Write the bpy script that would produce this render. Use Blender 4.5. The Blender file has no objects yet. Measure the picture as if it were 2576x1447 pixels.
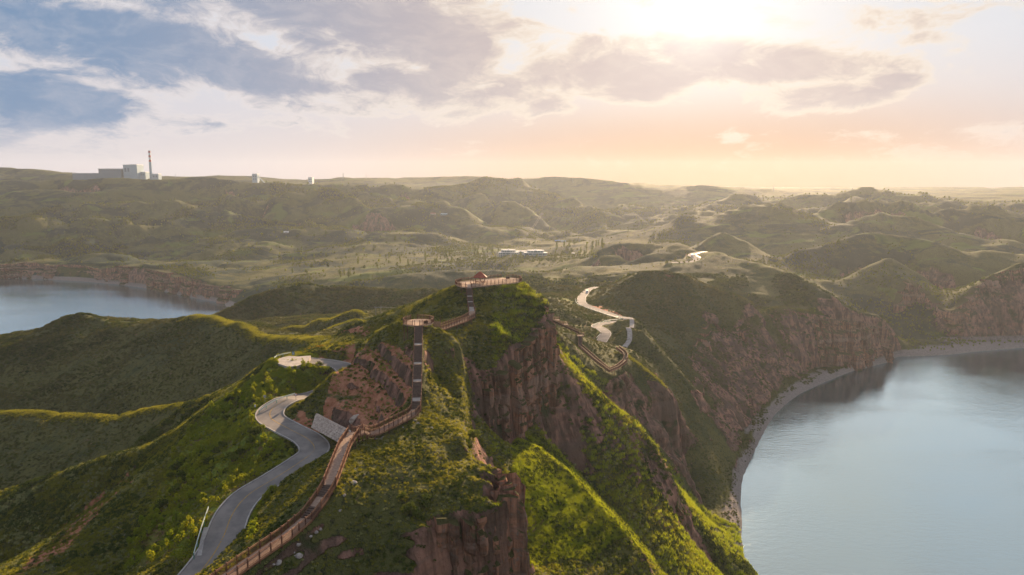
import bpy, math, random
import numpy as np
from mathutils import Vector, Matrix

# ------------------------------------------------------------------ camera, sky, sun, exposure
SC = bpy.context.scene
COL = SC.collection
R = math.radians
CAM_Z = 150.0                       # the drone hovers 150 m above the reservoir
PITCH = R(8.27)
FPX, CX, CY = 1741.0, 1288.0, 723.5   # focal length and centre measured on the photograph (2576 px wide)
cam_data = bpy.data.cameras.new('camera')
cam_data.sensor_width = 36.0
cam_data.lens = FPX / 2576.0 * 36.0
cam_data.clip_start = 1.0
cam_data.clip_end = 60000.0
cam = bpy.data.objects.new('camera', cam_data)
cam.location = (0, 0, CAM_Z)
cam.rotation_euler = (R(90) - PITCH, 0, 0)
COL.objects.link(cam)
SC.camera = cam

SUN_AZ, SUN_EL = R(14.6), R(16.0)   # azimuth to the right of the view axis (+Y)
SC.view_settings.view_transform = 'Standard'
SC.view_settings.look = 'None'
SC.view_settings.gamma = 1.0
SC.view_settings.use_curve_mapping = False
SC.view_settings.exposure = 1.35
SC.cycles.volume_step_rate = 10.0
SC.cycles.max_bounces = 6
SC.cycles.diffuse_bounces = 3
SC.cycles.glossy_bounces = 2
SC.cycles.transmission_bounces = 2
SC.cycles.transparent_max_bounces = 4
SC.cycles.volume_bounces = 0
SC.cycles.use_denoising = True

sun_dir = Vector((math.sin(SUN_AZ) * math.cos(SUN_EL), math.cos(SUN_AZ) * math.cos(SUN_EL), math.sin(SUN_EL)))
sun_data = bpy.data.lights.new('sun', 'SUN')
sun_data.energy = 5.0
sun_data.angle = R(0.6)
sun_data.color = (1.0, 0.70, 0.42)
sun = bpy.data.objects.new('sun', sun_data)
sun.rotation_euler = sun_dir.to_track_quat('Z', 'Y').to_euler()
sun.location = (200, 600, 500)
COL.objects.link(sun)


class NT:
    """small helper that writes node trees"""
    def __init__(self, tree):
        self.t = tree; self.n = tree.nodes; self.l = tree.links
    def node(self, typ, **kw):
        nd = self.n.new(typ)
        for k, v in kw.items(): setattr(nd, k, v)
        return nd
    def put(self, sock, v):
        if isinstance(v, bpy.types.NodeSocket): self.l.new(v, sock)
        elif isinstance(v, (tuple, list)) and len(v) == 3 and sock.type == 'RGBA': sock.default_value = (*v, 1)
        else: sock.default_value = v
    def math(self, op, a, b=0.0, c=0.0, clamp=False):
        nd = self.node('ShaderNodeMath', operation=op, use_clamp=clamp)
        self.put(nd.inputs[0], a); self.put(nd.inputs[1], b)
        if op in ('MULTIPLY_ADD', 'SMOOTH_MIN', 'SMOOTH_MAX'): self.put(nd.inputs[2], c)
        return nd.outputs[0]
    def vmath(self, op, a, b=(0, 0, 0), s=1.0):
        nd = self.node('ShaderNodeVectorMath', operation=op)
        self.put(nd.inputs[0], a)
        if op == 'SCALE': self.put(nd.inputs[3], s)
        else: self.put(nd.inputs[1], b)
        return nd.outputs[1] if op in ('DOT_PRODUCT', 'LENGTH', 'DISTANCE') else nd.outputs[0]
    def mix(self, f, a, b, blend='MIX'):
        nd = self.node('ShaderNodeMix', data_type='RGBA', blend_type=blend)
        nd.clamp_factor = True
        self.put(nd.inputs[0], f); self.put(nd.inputs[6], a); self.put(nd.inputs[7], b)
        return nd.outputs[2]
    def noise(self, vec, scale, detail=3.0, rough=0.5, dist=0.0, dim='3D'):
        nd = self.node('ShaderNodeTexNoise', noise_dimensions=dim)
        if vec is not None: self.put(nd.inputs['Vector'], vec)
        nd.inputs['Scale'].default_value = scale
        nd.inputs['Detail'].default_value = detail
        nd.inputs['Roughness'].default_value = rough
        nd.inputs['Distortion'].default_value = dist
        return nd.outputs[0]
    def ramp(self, v, lo, hi, a=0.0, b=1.0, smooth=True):
        nd = self.node('ShaderNodeMapRange', clamp=True)
        if smooth: nd.interpolation_type = 'SMOOTHSTEP'
        self.put(nd.inputs[0], v); self.put(nd.inputs[1], lo); self.put(nd.inputs[2], hi)
        self.put(nd.inputs[3], a); self.put(nd.inputs[4], b)
        return nd.outputs[0]


def sky_dir(px, py, wx, wy):
    """azimuth and elevation (degrees) of a cloud seen at photograph pixel (px,py), and its angular half size"""
    dx, dy = px - CX, py - CY
    fwd = FPX * math.cos(PITCH) - dy * math.sin(PITCH)
    dn = FPX * math.sin(PITCH) + dy * math.cos(PITCH)
    h = math.hypot(dx, fwd)
    az = math.atan2(dx, fwd); k = math.cos(az)
    return math.degrees(az), math.degrees(math.atan2(-dn, h)), math.degrees(wx / FPX * k * k), math.degrees(wy / FPX * k)


def build_world():
    w = bpy.data.worlds.new('World')
    SC.world = w
    w.use_nodes = True
    w.node_tree.nodes.clear()
    N = NT(w.node_tree)
    out = N.node('ShaderNodeOutputWorld')
    bg = N.node('ShaderNodeBackground')
    bg.inputs['Strength'].default_value = 0.05
    sky = N.node('ShaderNodeTexSky', sky_type='NISHITA')
    sky.sun_disc = False
    sky.sun_elevation = SUN_EL
    sky.sun_rotation = SUN_AZ
    sky.altitude = 1200
    sky.air_density = 1.0
    sky.dust_density = 1.0
    tc = N.node('ShaderNodeTexCoord')
    d = N.vmath('NORMALIZE', tc.outputs['Generated'])
    sep = N.node('ShaderNodeSeparateXYZ'); N.put(sep.inputs[0], d)
    X, Y, Z = sep.outputs
    elev = N.math('ARCSINE', Z)
    az = N.math('ARCTAN2', X, Y)
    sund = N.vmath('DOT_PRODUCT', d, tuple(sun_dir))
    ang = N.math('ARCCOSINE', sund)
    # clear sky colours of the hazy evening: warm under the sun, pale pink to the left, blue higher up
    warm = N.math('EXPONENT', N.math('MULTIPLY', N.math('POWER', N.math('DIVIDE', ang, 0.36), 2.0), -1.0))
    azd = N.math('SUBTRACT', az, SUN_AZ + 0.02)
    hz = N.math('EXPONENT', N.math('MULTIPLY', N.math('POWER', N.math('DIVIDE', azd, 0.40), 2.0), -1.0))
    low = N.ramp(elev, 0.0, 0.19, 1.0, 0.0)
    base = N.mix(N.ramp(elev, 0.0, 0.25), (6.0, 5.6, 5.9), (5.9, 6.4, 7.2))
    base = N.mix(N.ramp(elev, 0.24, 1.0), base, (3.0, 4.0, 5.8))
    base = N.mix(N.math('MULTIPLY', N.ramp(ang, 0.9, 2.4), 0.72), base, (2.7, 3.5, 5.0))
    base = N.mix(N.math('MULTIPLY', warm, 0.6), base, (8.2, 7.4, 6.6))
    base = N.mix(N.math('MULTIPLY', N.math('MULTIPLY', hz, low), 1.0), base, (5.4, 3.15, 1.85))
    base = N.mix(N.math('MULTIPLY', N.ramp(elev, 0.0, 0.13, 0.78, 0.0), hz), base, (3.5, 1.2, 0.5))
    base = N.mix(0.03, base, sky.outputs[0])
    # clouds: thick masses placed by direction, edges broken by noise
    pd = N.node('ShaderNodeCombineXYZ')
    N.put(pd.inputs[0], az); N.put(pd.inputs[1], N.math('MULTIPLY', elev, 2.3)); N.put(pd.inputs[2], 0.37)
    pv = pd.outputs[0]
    wn = N.node('ShaderNodeTexNoise'); N.put(wn.inputs['Vector'], pv); wn.inputs['Scale'].default_value = 6.0; wn.inputs['Detail'].default_value = 5.0
    pv = N.vmath('ADD', pv, N.vmath('SCALE', N.vmath('SUBTRACT', wn.outputs['Color'], (0.5, 0.5, 0.5)), s=0.16))
    n1 = N.noise(pv, 7.0, 10.0, 0.64, 0.0)
    n2 = N.noise(N.vmath('ADD', pv, (3.1, 1.7, 0.4)), 24.0, 6.0, 0.6, 0.0)
    mass = None
    # (azimuth deg, elevation deg, half width, half height, tilt, weight)
    for cx_, cy_, wx_, wy_, tilt, wt in CLOUDS:
        a_, e_, wa, we = sky_dir(cx_, cy_, wx_, wy_)
        da = N.math('SUBTRACT', az, R(a_)); de = N.math('SUBTRACT', elev, R(e_))
        ca, sa = math.cos(R(tilt)), math.sin(R(tilt))
        p = N.math('DIVIDE', N.math('ADD', N.math('MULTIPLY', da, ca), N.math('MULTIPLY', de, sa)), R(wa))
        q = N.math('DIVIDE', N.math('SUBTRACT', N.math('MULTIPLY', de, ca), N.math('MULTIPLY', da, sa)), R(we))
        rr = N.math('POWER', N.math('ADD', N.math('POWER', N.math('ABSOLUTE', p), 2.0), N.math('POWER', N.math('ABSOLUTE', q), 2.0)), 1.5)
        g = N.math('MULTIPLY', N.math('EXPONENT', N.math('MULTIPLY', rr, -1.0)), wt)
        mass = g if mass is None else N.math('MAXIMUM', mass, g)
    # general cloudiness away from the frame
    away = N.math('MULTIPLY', N.ramp(N.math('ABSOLUTE', az), R(48), R(65)), 0.42)
    away2 = N.math('MULTIPLY', N.ramp(elev, R(19), R(28)), 0.42)
    mass = N.math('MAXIMUM', mass, N.math('MAXIMUM', away, away2))
    cl = N.math('ADD', mass, N.math('MULTIPLY', N.math('SUBTRACT', n1, 0.5), 2.9))
    cl = N.math('ADD', cl, N.math('MULTIPLY', N.math('SUBTRACT', n2, 0.5), 0.35))
    cover = N.ramp(cl, 0.10, 0.50)
    core = N.ramp(cl, 0.22, 0.80)
    # cloud colours: blue grey far from the sun, mauve beige near it; rims bright
    t = N.ramp(ang, 0.12, 0.85)
    body = N.mix(t, (5.3, 4.4, 4.2), (1.7, 2.7, 4.2))
    body = N.mix(N.ramp(ang, 0.95, 2.0), body, (2.5, 3.2, 4.3))
    body = N.mix(N.ramp(ang, 0.02, 0.13), (9.0, 8.2, 7.6), body)
    rim = N.mix(N.ramp(ang, 0.2, 0.7), (8.0, 6.9, 5.6), (7.0, 6.5, 6.4))
    rim = N.mix(N.ramp(ang, 0.95, 2.0), rim, (4.6, 5.0, 5.8))
    ccol = N.mix(core, rim, body)
    ccol = N.mix(N.math('MULTIPLY', N.ramp(n2, 0.35, 0.75), 0.22), ccol, rim)
    col = N.mix(N.math('MULTIPLY', cover, N.ramp(elev, 0.015, 0.09)), base, ccol)
    # thin wisps
    # aureole of the sun
    aur = N.math('EXPONENT', N.math('MULTIPLY', ang, -15.0))
    col = N.mix(1.0, col, N.mix(aur, (0, 0, 0), (7.5, 7.1, 6.4)), 'ADD')
    col = N.mix(1.0, col, (0.86, 0.86, 0.87), 'MULTIPLY')
    N.put(bg.inputs['Color'], col)
    N.l.new(bg.outputs[0], out.inputs[0])


# cloud banks: where each one stands in the sky (photo x, y), half size, tilt in degrees, weight
CLOUDS = [
    (300, 120, 560, 92, -4, 0.95), (60, 250, 330, 84, -3, 0.85), (560, 185, 340, 44, -6, 0.85), (-150, 310, 330, 80, 8, 0.8),
    (860, 45, 420, 95, -8, 0.95), (1090, 95, 220, 90, -25, 0.9), (1180, 205, 200, 74, 0, 0.75), (1000, 190, 160, 44, 0, 0.6),
    (1470, 155, 240, 74, 4, 0.88), (1630, 195, 140, 58, 0, 0.85), (1860, 145, 330, 56, -8, 0.88), (2060, 248, 180, 38, 3, 0.85),
    (2252, 207, 80, 22, 0, 0.7), (1340, 255, 110, 38, 0, 0.6), (1270, 60, 220, 40, -15, 0.5), (2330, 98, 70, 16, 0, 0.45), (300, -80, 500, 70, 0, 0.85), (640, 10, 300, 60, 0, .7),
    (-900, 150, 500, 90, 0, .9), (3300, 120, 500, 60, 0, .7), (350, 320, 420, 40, 0, 0.25), (1900, 60, 500, 50, 0, 0.3), (2300, 330, 400, 30, 0, 0.2), (820, 260, 260, 30, 0, .35),
]
build_world()


# ------------------------------------------------------------------ helpers
def pix(px, py, Y):
    """the point of the place seen at photograph pixel (px,py), Y metres in front of the camera"""
    dx, dy = px - CX, py - CY
    fwd = FPX * math.cos(PITCH) - dy * math.sin(PITCH)
    dn = FPX * math.sin(PITCH) + dy * math.cos(PITCH)
    return (dx / fwd * Y, Y, CAM_Z - dn / fwd * Y)


def pixz(px, py, z):
    """same, but on the level z"""
    dx, dy = px - CX, py - CY
    fwd = FPX * math.cos(PITCH) - dy * math.sin(PITCH)
    dn = FPX * math.sin(PITCH) + dy * math.cos(PITCH)
    Y = (CAM_Z - z) / (dn / fwd)
    return (dx / fwd * Y, Y, z)


rng = np.random.default_rng(7)
PERM = np.concatenate([rng.permutation(512)] * 3)
GA = rng.uniform(0, 2 * np.pi, 512)
GX, GY = np.cos(GA), np.sin(GA)


def perlin(x, y):
    xi = np.floor(x).astype(np.int64); yi = np.floor(y).astype(np.int64)
    xf = x - xi; yf = y - yi
    xi &= 511; yi &= 511
    u = xf * xf * xf * (xf * (xf * 6 - 15) + 10); v = yf * yf * yf * (yf * (yf * 6 - 15) + 10)
    xj = (xi + 1) & 511; yj = (yi + 1) & 511
    h00 = PERM[PERM[xi] + yi]; h10 = PERM[PERM[xj] + yi]; h01 = PERM[PERM[xi] + yj]; h11 = PERM[PERM[xj] + yj]
    a = GX[h00] * xf + GY[h00] * yf; b = GX[h10] * (xf - 1) + GY[h10] * yf
    c = GX[h01] * xf + GY[h01] * (yf - 1); d = GX[h11] * (xf - 1) + GY[h11] * (yf - 1)
    return (a + (b - a) * u + (c - a) * v + (a - b - c + d) * u * v) * 1.5


def fbm(x, y, scale, octs=4, gain=0.5, lac=2.03, ox=0.0, oy=0.0):
    s = np.zeros_like(x); a = 1.0; f = 1.0 / scale; t = 0
    for i in range(octs):
        s += a * perlin(x * f + ox + 17.3 * i, y * f + oy + 9.1 * i); t += a; a *= gain; f *= lac
    return s / t


def ridged(x, y, scale, octs=4, gain=0.5, ox=0.0, oy=0.0):
    s = np.zeros_like(x); a = 1.0; f = 1.0 / scale; t = 0; w = np.ones_like(x)
    for i in range(octs):
        n = 1 - np.abs(perlin(x * f + ox + 13.7 * i, y * f + oy + 5.9 * i)) * 2.0
        n = np.clip(n, 0, 1) ** 1.5
        s += a * n * w; w = np.clip(n * 1.3, 0, 1); t += a; a *= gain; f *= 2.07
    return s / t


def sstep(a, b, x):
    t = np.clip((x - a) / (b - a), 0, 1)
    return t * t * (3 - 2 * t)


def inpoly(x, y, poly):
    c = np.zeros(x.shape, bool); n = len(poly)
    for i in range(n):
        x1, y1 = poly[i][:2]; x2, y2 = poly[(i + 1) % n][:2]
        if y1 == y2: continue
        c ^= ((y1 > y) != (y2 > y)) & (x < (x2 - x1) * (y - y1) / (y2 - y1) + x1)
    return c


def polydist(x, y, pts):
    """distance to a polyline, and the height of the nearest point"""
    best = np.full(x.shape, 1e9); bz = np.zeros(x.shape)
    for (ax, ay, az), (bx, by, bz_) in zip(pts[:-1], pts[1:]):
        dx, dy = bx - ax, by - ay; L = dx * dx + dy * dy + 1e-9
        t = np.clip(((x - ax) * dx + (y - ay) * dy) / L, 0, 1)
        d = np.hypot(x - ax - t * dx, y - ay - t * dy)
        m = d < best
        best = np.where(m, d, best); bz = np.where(m, az + t * (bz_ - az), bz)
    return best, bz


def catmull(pts, n=8):
    P = [np.array(p, float) for p in pts]
    P = [2 * P[0] - P[1]] + P + [2 * P[-1] - P[-2]]
    out = []
    for i in range(1, len(P) - 2):
        p0, p1, p2, p3 = P[i - 1:i + 3]
        for k in range(n):
            t = k / n
            out.append(0.5 * (2 * p1 + (p2 - p0) * t + (2 * p0 - 5 * p1 + 4 * p2 - p3) * t * t + (3 * p1 - p0 - 3 * p2 + p3) * t ** 3))
    out.append(P[-2])
    return out


# ------------------------------------------------------------------ the lie of the land
# every line is a crest, a cliff edge, a valley floor or a shore; (photo x, photo y, metres in front of the camera)
LINES = [
    # --- near spine under the boardwalk and its plateau
    [(480, 1560, 76), (610, 1440, 88), (722, 1362, 95.5), (775, 1322, 100), (800, 1285, 102.5), (822, 1250, 105.5), (845, 1218, 108.5)],
    [(845, 1218, 108.5), (862, 1160, 117), (885, 1105, 127), (960, 1097, 129), (1040, 1050, 138), (1056, 1022, 143.5)],
    [(1056, 1022, 143.5), (1058, 960, 150), (1056, 880, 161), (1054, 824, 174.5), (1052, 808, 181)],
    [(1090, 1320, 104), (1044, 1318, 105), (980, 1330, 104)],
    [(1000, 1150, 121), (1080, 1120, 125), (1165, 1150, 127), (1230, 1160, 127.5), (1277, 1166, 126)],
    [(1277, 1166, 126), (1288, 1194, 121), (1292, 1222, 116)],                                # right brow of near hill
    [(1292, 1222, 116), (1262, 1270, 112), (1200, 1300, 109.5), (1159, 1288, 109.5), (1100, 1290, 107.5), (1044, 1302, 107)],   # cliff 1 top edge
    [(1060, 1230, 113), (1150, 1220, 115.5), (1240, 1200, 118.5)], [(1070, 1275, 109.5), (1150, 1265, 111), (1230, 1248, 113.5)], [(1080, 1185, 118), (1180, 1180, 121), (1262, 1180, 123)],
    [(1052, 1450, 99.5), (1000, 1425, 99.5), (900, 1400, 101), (780, 1420, 97)], [(1040, 1370, 103), (980, 1375, 102)],
    # --- second cliff, right edge of the hill under the round platform
    [(1090, 818, 176), (1139, 840, 175), (1160, 862, 171)],
    [(1160, 862, 171), (1118, 874, 169), (1092, 885, 168)],
    [(1092, 940, 163), (1116, 985, 158), (1161, 1010, 154)],
    [(1160, 943, 164), (1163, 1058, 145), (1160, 1096, 130), (1165, 1150, 127)],
    # gully between the near hill and the third cliff
    [(1168, 905, 176), (1176, 960, 172), (1186, 1040, 163), (1196, 1110, 152), (1230, 1150, 148)],
    # --- third hill (upper platform)
    [(1120, 830, 184), (1168, 808, 196), (1192, 798, 201), (1187, 778, 206), (1180, 726, 218), (1178, 719, 222)],
    [(1147, 718, 226), (1205, 722, 221), (1260, 716, 224), (1312, 709, 236)],
    [(1150, 711, 236), (1258, 703, 243), (1312, 704, 243)],
    [(1312, 709, 236), (1340, 729, 226), (1368, 748, 221), (1378, 768, 217)],
    [(1196, 790, 203), (1230, 812, 199), (1264, 834, 195), (1286, 866, 192), (1282, 886, 190)],
    [(1378, 772, 216), (1374, 800, 212), (1352, 830, 206), (1320, 862, 198), (1282, 886, 190), (1250, 930, 184), (1204, 945, 180)],   # cliff 3 top
    [(1090, 830, 182), (1062, 858, 185)],
    # --- crest of hills going left from upper platform
    [(1147, 718, 226), (1111, 733, 232), (1061, 758, 240), (1002, 780, 246), (943, 799, 250), (908, 808, 252), (862, 829, 250)],
    [(862, 829, 250), (842, 862, 246), (821, 855, 252), (752, 852, 285), (684, 845, 320), (633, 831, 350), (581, 810, 378), (533, 790, 400),
     (489, 790, 412), (445, 803, 420), (376, 814, 430), (308, 811, 437), (256, 800, 442), (212, 787, 448), (164, 797, 452), (133, 815, 452), (96, 828, 450), (34, 837, 445), (0, 848, 440), (-120, 862, 430), (-400, 870, 420)],
    [(250, 792, 500), (300, 797, 505), (360, 801, 505), (430, 803, 495)],
    [(1030, 812, 184), (1002, 810, 190), (955, 832, 196), (918, 851, 200), (887, 868, 204)],
    [(990, 860, 205), (940, 850, 222), (900, 855, 232)],
    # --- red cut slope: toe at the road, top
    [(887, 868, 204), (866, 888, 197), (852, 903, 190), (843, 920, 186), (835, 940, 182), (807, 954, 179), (784, 983, 176), (752, 1001, 174.5)],
    [(745, 1015, 173), (760, 1045, 165), (800, 1080, 157), (850, 1110, 150), (870, 1130, 145)],
    [(800, 1030, 166), (890, 1085, 152)],
    [(900, 960, 172), (940, 1000, 162), (985, 1030, 152)], [(880, 915, 186), (930, 935, 176)],
    # --- road terrace
    [(770, 893, 214), (740, 905, 205), (700, 905, 206)],
    [(780, 915, 203), (850, 915, 200)],
    [(560, 1290, 127), (650, 1210, 138), (740, 1160, 146), (800, 1130, 150)],
    # road centre line is carved later
    [(640, 945, 201), (600, 975, 192), (545, 1015, 184), (487, 1058, 180), (440, 1130, 168), (400, 1230, 153), (370, 1300, 141), (330, 1400, 127), (250, 1520, 112)],
    # front left slope and valley
    [(430, 1120, 190), (360, 1180, 190), (300, 1235, 190), (200, 1300, 187), (120, 1380, 182), (50, 1460, 176), (-100, 1600, 165)],
    # L3 crest
    [(540, 1020, 183), (521, 1034, 184), (487, 1058, 187), (435, 1096, 191), (389, 1124, 195), (334, 1141, 200), (278, 1152, 204), (209, 1176, 208), (132, 1204, 212), (70, 1222, 214), (0, 1243, 214), (-120, 1275, 214), (-400, 1330, 220)],
    # valley L2/L3
    [(470, 1085, 215), (400, 1130, 222), (300, 1170, 226), (150, 1225, 228), (0, 1275, 230), (-300, 1310, 240)],
    # L2 crest
    [(700, 895, 203), (684, 905, 203), (626, 947, 209), (600, 975, 215), (574, 985, 221), (487, 1013, 240), (400, 1027, 255), (313, 1044, 268), (306, 1052, 270), (174, 1051, 285), (104, 1046, 294), (0, 1042, 304), (-200, 1045, 310), (-400, 1050, 320)],
    # valley between L1 and L2
    [(720, 885, 225), (640, 965, 250), (560, 1010, 275), (400, 1070, 300), (200, 1090, 320), (0, 1085, 335), (-300, 1100, 345)],
    # --- ridges behind
    [(664, 832, 420), (732, 821, 415), (762, 819, 412), (791, 806, 405), (840, 800, 395), (870, 788, 385), (900, 782, 375)],
    [(791, 849, 330), (815, 832, 325), (840, 817, 320), (900, 797, 310)],
    [(640, 850, 440), (760, 838, 400), (820, 842, 340)],
    [(561, 783, 540), (581, 769, 548), (629, 746, 565), (684, 732, 585), (752, 723, 600), (875, 723, 600), (943, 725, 590), (1002, 726, 575), (1041, 731, 550), (1070, 734, 530), (1111, 733, 505), (1180, 745, 470)],
    [(540, 800, 510), (600, 822, 535), (700, 806, 545), (850, 786, 548), (940, 776, 545), (1060, 765, 500), (1110, 755, 470)],
    [(880, 712, 770), (943, 705, 765), (963, 698, 765), (1002, 688, 770), (1061, 680, 780), (1119, 678, 785), (1198, 677, 780), (1256, 680, 770), (1315, 684, 760), (1379, 685, 750), (1418, 679, 750), (1448, 673, 760), (1497, 670, 780), (1575, 668.5, 800), (1626, 667, 810)],
    [(900, 728, 722), (1100, 726, 735), (1250, 726, 725), (1340, 700, 735)],
    [(1300, 704, 690), (1379, 705, 685), (1438, 704, 680), (1491, 700, 672), (1565, 691, 650), (1603, 683, 620)],
    [(1330, 697, 720), (1420, 696, 722), (1500, 690, 720), (1570, 684, 700)],
    [(1300, 716, 665), (1400, 718, 655), (1480, 714, 650)],
    [(1346, 722, 600), (1409, 727, 590), (1448, 725, 590), (1477, 718, 600), (1520, 708, 610)],
    [(1350, 740, 575), (1400, 742, 570), (1440, 738, 570)],
    [(1376, 754, 470), (1410, 746, 500), (1450, 738, 540)],
    # --- road saddle on the right (road at about z -84)
    [(1491, 723, 578), (1467, 735, 551), (1458, 754, 514), (1465, 768, 488), (1487, 776, 476), (1516, 786, 461), (1546, 795, 447), (1572, 800, 440)],
    [(1400, 800, 430), (1440, 815, 425), (1480, 822, 418), (1470, 840, 405)],
    [(1381, 806, 300), (1417, 820, 318), (1457, 842, 336), (1480, 850, 345), (1510, 872, 345), (1540, 880, 338), (1568, 884, 333)],
    [(1457, 875, 330), (1493, 906, 315), (1533, 938, 297), (1552, 930, 304), (1576, 914, 315), (1580, 896, 324), (1556, 880, 334)],
    [(1568, 886, 331), (1618, 923, 322), (1667, 965, 321), (1684, 990, 318)],
    [(1684, 990, 318), (1700, 1060, 320), (1708, 1120, 321), (1735, 1200, 312), (1765, 1290, 294)],
    # road loop on the near side of the knoll
    [(1494, 822, 410), (1534, 812, 415)], [(1509, 859, 380), (1530, 838, 392)],
    # knoll
    [(1527, 830, 395), (1545, 806, 404), (1590, 800, 405), (1612, 806, 404), (1622, 830, 395)],
    [(1535, 865, 372), (1560, 835, 382), (1581, 822, 384), (1610, 830, 384), (1626, 842, 380)],
    [(1550, 880, 350), (1570, 876, 358), (1600, 886, 350)],
    [(1640, 900, 372), (1610, 905, 350), (1640, 930, 345)],
    [(1640, 850, 385), (1680, 900, 378), (1740, 965, 372), (1775, 1040, 365)],      # spur right of the knoll
    # --- ridge R2 with the bright crest
    [(1389, 872, 224), (1415, 905, 226), (1447, 943, 228), (1500, 992, 232), (1552, 1034, 236), (1604, 1072, 240), (1656, 1138, 240), (1698, 1221, 236), (1710, 1260, 234), (1712, 1360, 230), (1790, 1440, 238), (1850, 1520, 229)],
    # valley behind R2
    [(1400, 905, 272), (1460, 985, 282), (1520, 1035, 286), (1600, 1095, 288), (1680, 1185, 286), (1760, 1290, 281), (1800, 1340, 277)],
    # valley in front of R2
    [(1300, 1103, 181), (1350, 1128, 176), (1420, 1182, 169), (1450, 1212, 166), (1500, 1268, 161), (1562, 1328, 157), (1618, 1394, 153), (1640, 1447, 150), (1680, 1540, 142)],
    [(1370, 1112, 205), (1430, 1170, 204), (1470, 1212, 203), (1520, 1265, 200), (1590, 1335, 196), (1650, 1420, 190), (1690, 1500, 184)],
    # lit slope left margin and base of cliff 1
    [(1296, 1120, 168), (1300, 1180, 157), (1292, 1260, 147), (1282, 1350, 138), (1276, 1447, 130), (1270, 1600, 117)],
    [(1150, 1590, 99), (1060, 1600, 95), (900, 1650, 92), (700, 1800, 76)],
    # cliff 3 base
    [(1392, 985, 215), (1340, 1040, 203), (1300, 1100, 190), (1270, 1152, 181), (1230, 1150, 176), (1200, 1120, 172)],
    # --- right side hills
    [(1512, 726, 560), (1549, 707, 540), (1603, 684, 524), (1640, 679, 520), (1674, 677, 520), (1701, 685, 520), (1724, 682, 530), (1754, 699, 532), (1793, 717, 534), (1852, 742, 534), (1881, 754, 530), (1902, 780, 526), (1925, 840, 520)],
    [(1655, 735, 502), (1680, 740, 500), (1700, 735, 502)],
    [(1724, 682, 530), (1740, 720, 512), (1770, 775, 490)],
    [(1600, 812, 440), (1700, 850, 450), (1760, 900, 440)],
    [(1708, 660, 720), (1730, 650, 745), (1750, 640, 765), (1772, 632, 770), (1803, 636, 742), (1842, 646, 716), (1881, 650, 700), (1910, 660, 686), (1950, 669, 670), (1969, 675, 660), (2011, 697, 635), (2063, 732, 605), (2101, 746, 595), (2122, 767, 590), (2150, 777, 592), (2213, 791, 600), (2245, 830, 606)],
    [(1740, 1000, 385), (1735, 900, 430), (1780, 805, 490), (1850, 832, 498), (1900, 802, 530), (1960, 775, 556), (2040, 790, 562), (2100, 800, 568)],
    [(2145, 885, 585), (2080, 905, 560), (1990, 955, 499), (1930, 1010, 446), (1890, 1080, 393), (1850, 1160, 343)],
    [(1760, 705, 640), (1800, 722, 622), (1860, 750, 610), (1905, 790, 590)],
    [(1640, 695, 640), (1701, 700, 645)],
    [(1950, 672, 668), (1952, 730, 620)],
    # pyramid hill and cliffs of the far right shore
    [(2110, 705, 775), (2150, 685, 785), (2190, 662, 795), (2235, 640, 800), (2280, 664, 790), (2334, 698, 775), (2370, 730, 760), (2400, 760, 745)],
    [(2235, 690, 762), (2250, 760, 722), (2260, 800, 690)],
    [(2292, 706, 742), (2330, 730, 740), (2390, 775, 675), (2450, 720, 690), (2520, 680, 700), (2576, 660, 705), (2700, 640, 710)],
    [(2262, 850, 640), (2330, 838, 652), (2400, 840, 655), (2500, 835, 662), (2700, 830, 665)],
    # broad ridge behind
    [(1950, 665, 860), (2011, 628, 880), (2073, 619, 890), (2143, 590, 905), (2192, 583, 910), (2254, 590, 905), (2324, 604, 895), (2393, 618, 880), (2432, 635, 870), (2480, 631, 870), (2576, 640, 880), (2700, 640, 890)],
    [(1990, 690, 790), (2060, 715, 765), (2110, 735, 745)], [(2150, 742, 738), (2190, 792, 700), (2240, 820, 670)], [(1960, 705, 750), (2040, 745, 700), (2110, 780, 680)],
    [(2350, 660, 840), (2450, 680, 820), (2560, 690, 810)],
    [(2150, 540, 1090), (2220, 522, 1110), (2280, 540, 1100), (2350, 575, 1070), (2450, 595, 1050), (2576, 605, 1040)],
    [(1533, 591, 1150), (1578, 580, 1160), (1623, 569, 1170), (1680, 560, 1180), (1705, 546, 1190), (1744, 545, 1190), (1790, 540, 1190), (1865, 524, 1200), (1976, 517, 1200), (2028, 522, 1200), (2080, 508, 1210), (2129, 506, 1220), (2181, 491, 1230), (2275, 489, 1240), (2330, 503, 1210), (2400, 504, 1220), (2480, 498, 1230), (2550, 507, 1220), (2570, 540, 1180), (2660, 560, 1180)],
    [(2290, 489, 1700), (2324, 479, 1800), (2370, 488, 1800)],
    [(1779, 601, 940), (1817, 582, 960), (1850, 598, 950), (1889, 613, 930), (1950, 650, 900)],
    [(1509, 627, 860), (1539, 613, 870), (1578, 606, 880), (1627, 609, 880), (1680, 612, 890), (1701, 607, 880), (1730, 620, 860), (1760, 632, 820)],
    [(1545, 668, 800), (1600, 655, 820), (1650, 635, 840), (1701, 607, 880)],
    [(1640, 660, 770), (1700, 657, 755)],
    [(1509, 645, 830), (1560, 640, 840)],
    # plain with the trees
    [(900, 690, 870), (1000, 672, 900), (1100, 665, 930), (1200, 660, 940), (1300, 655, 950)],
    [(1080, 640, 1080), (1200, 640, 1080), (1320, 638, 1080), (1420, 640, 1060)],
    [(1050, 615, 1250), (1250, 612, 1250), (1450, 610, 1200)],
    [(700, 700, 900), (800, 690, 900)],
    # left shore cliffs
    [(-300, 645, 1165), (-120, 655, 1160), (0, 662, 1148), (68, 656, 1150), (120, 664, 1140), (205, 666, 1122), (250, 676, 1100), (311, 667, 1078), (360, 672, 1055), (410, 678, 1022), (450, 690, 985), (496, 706, 944), (540, 718, 915), (616, 726, 880)],
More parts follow.
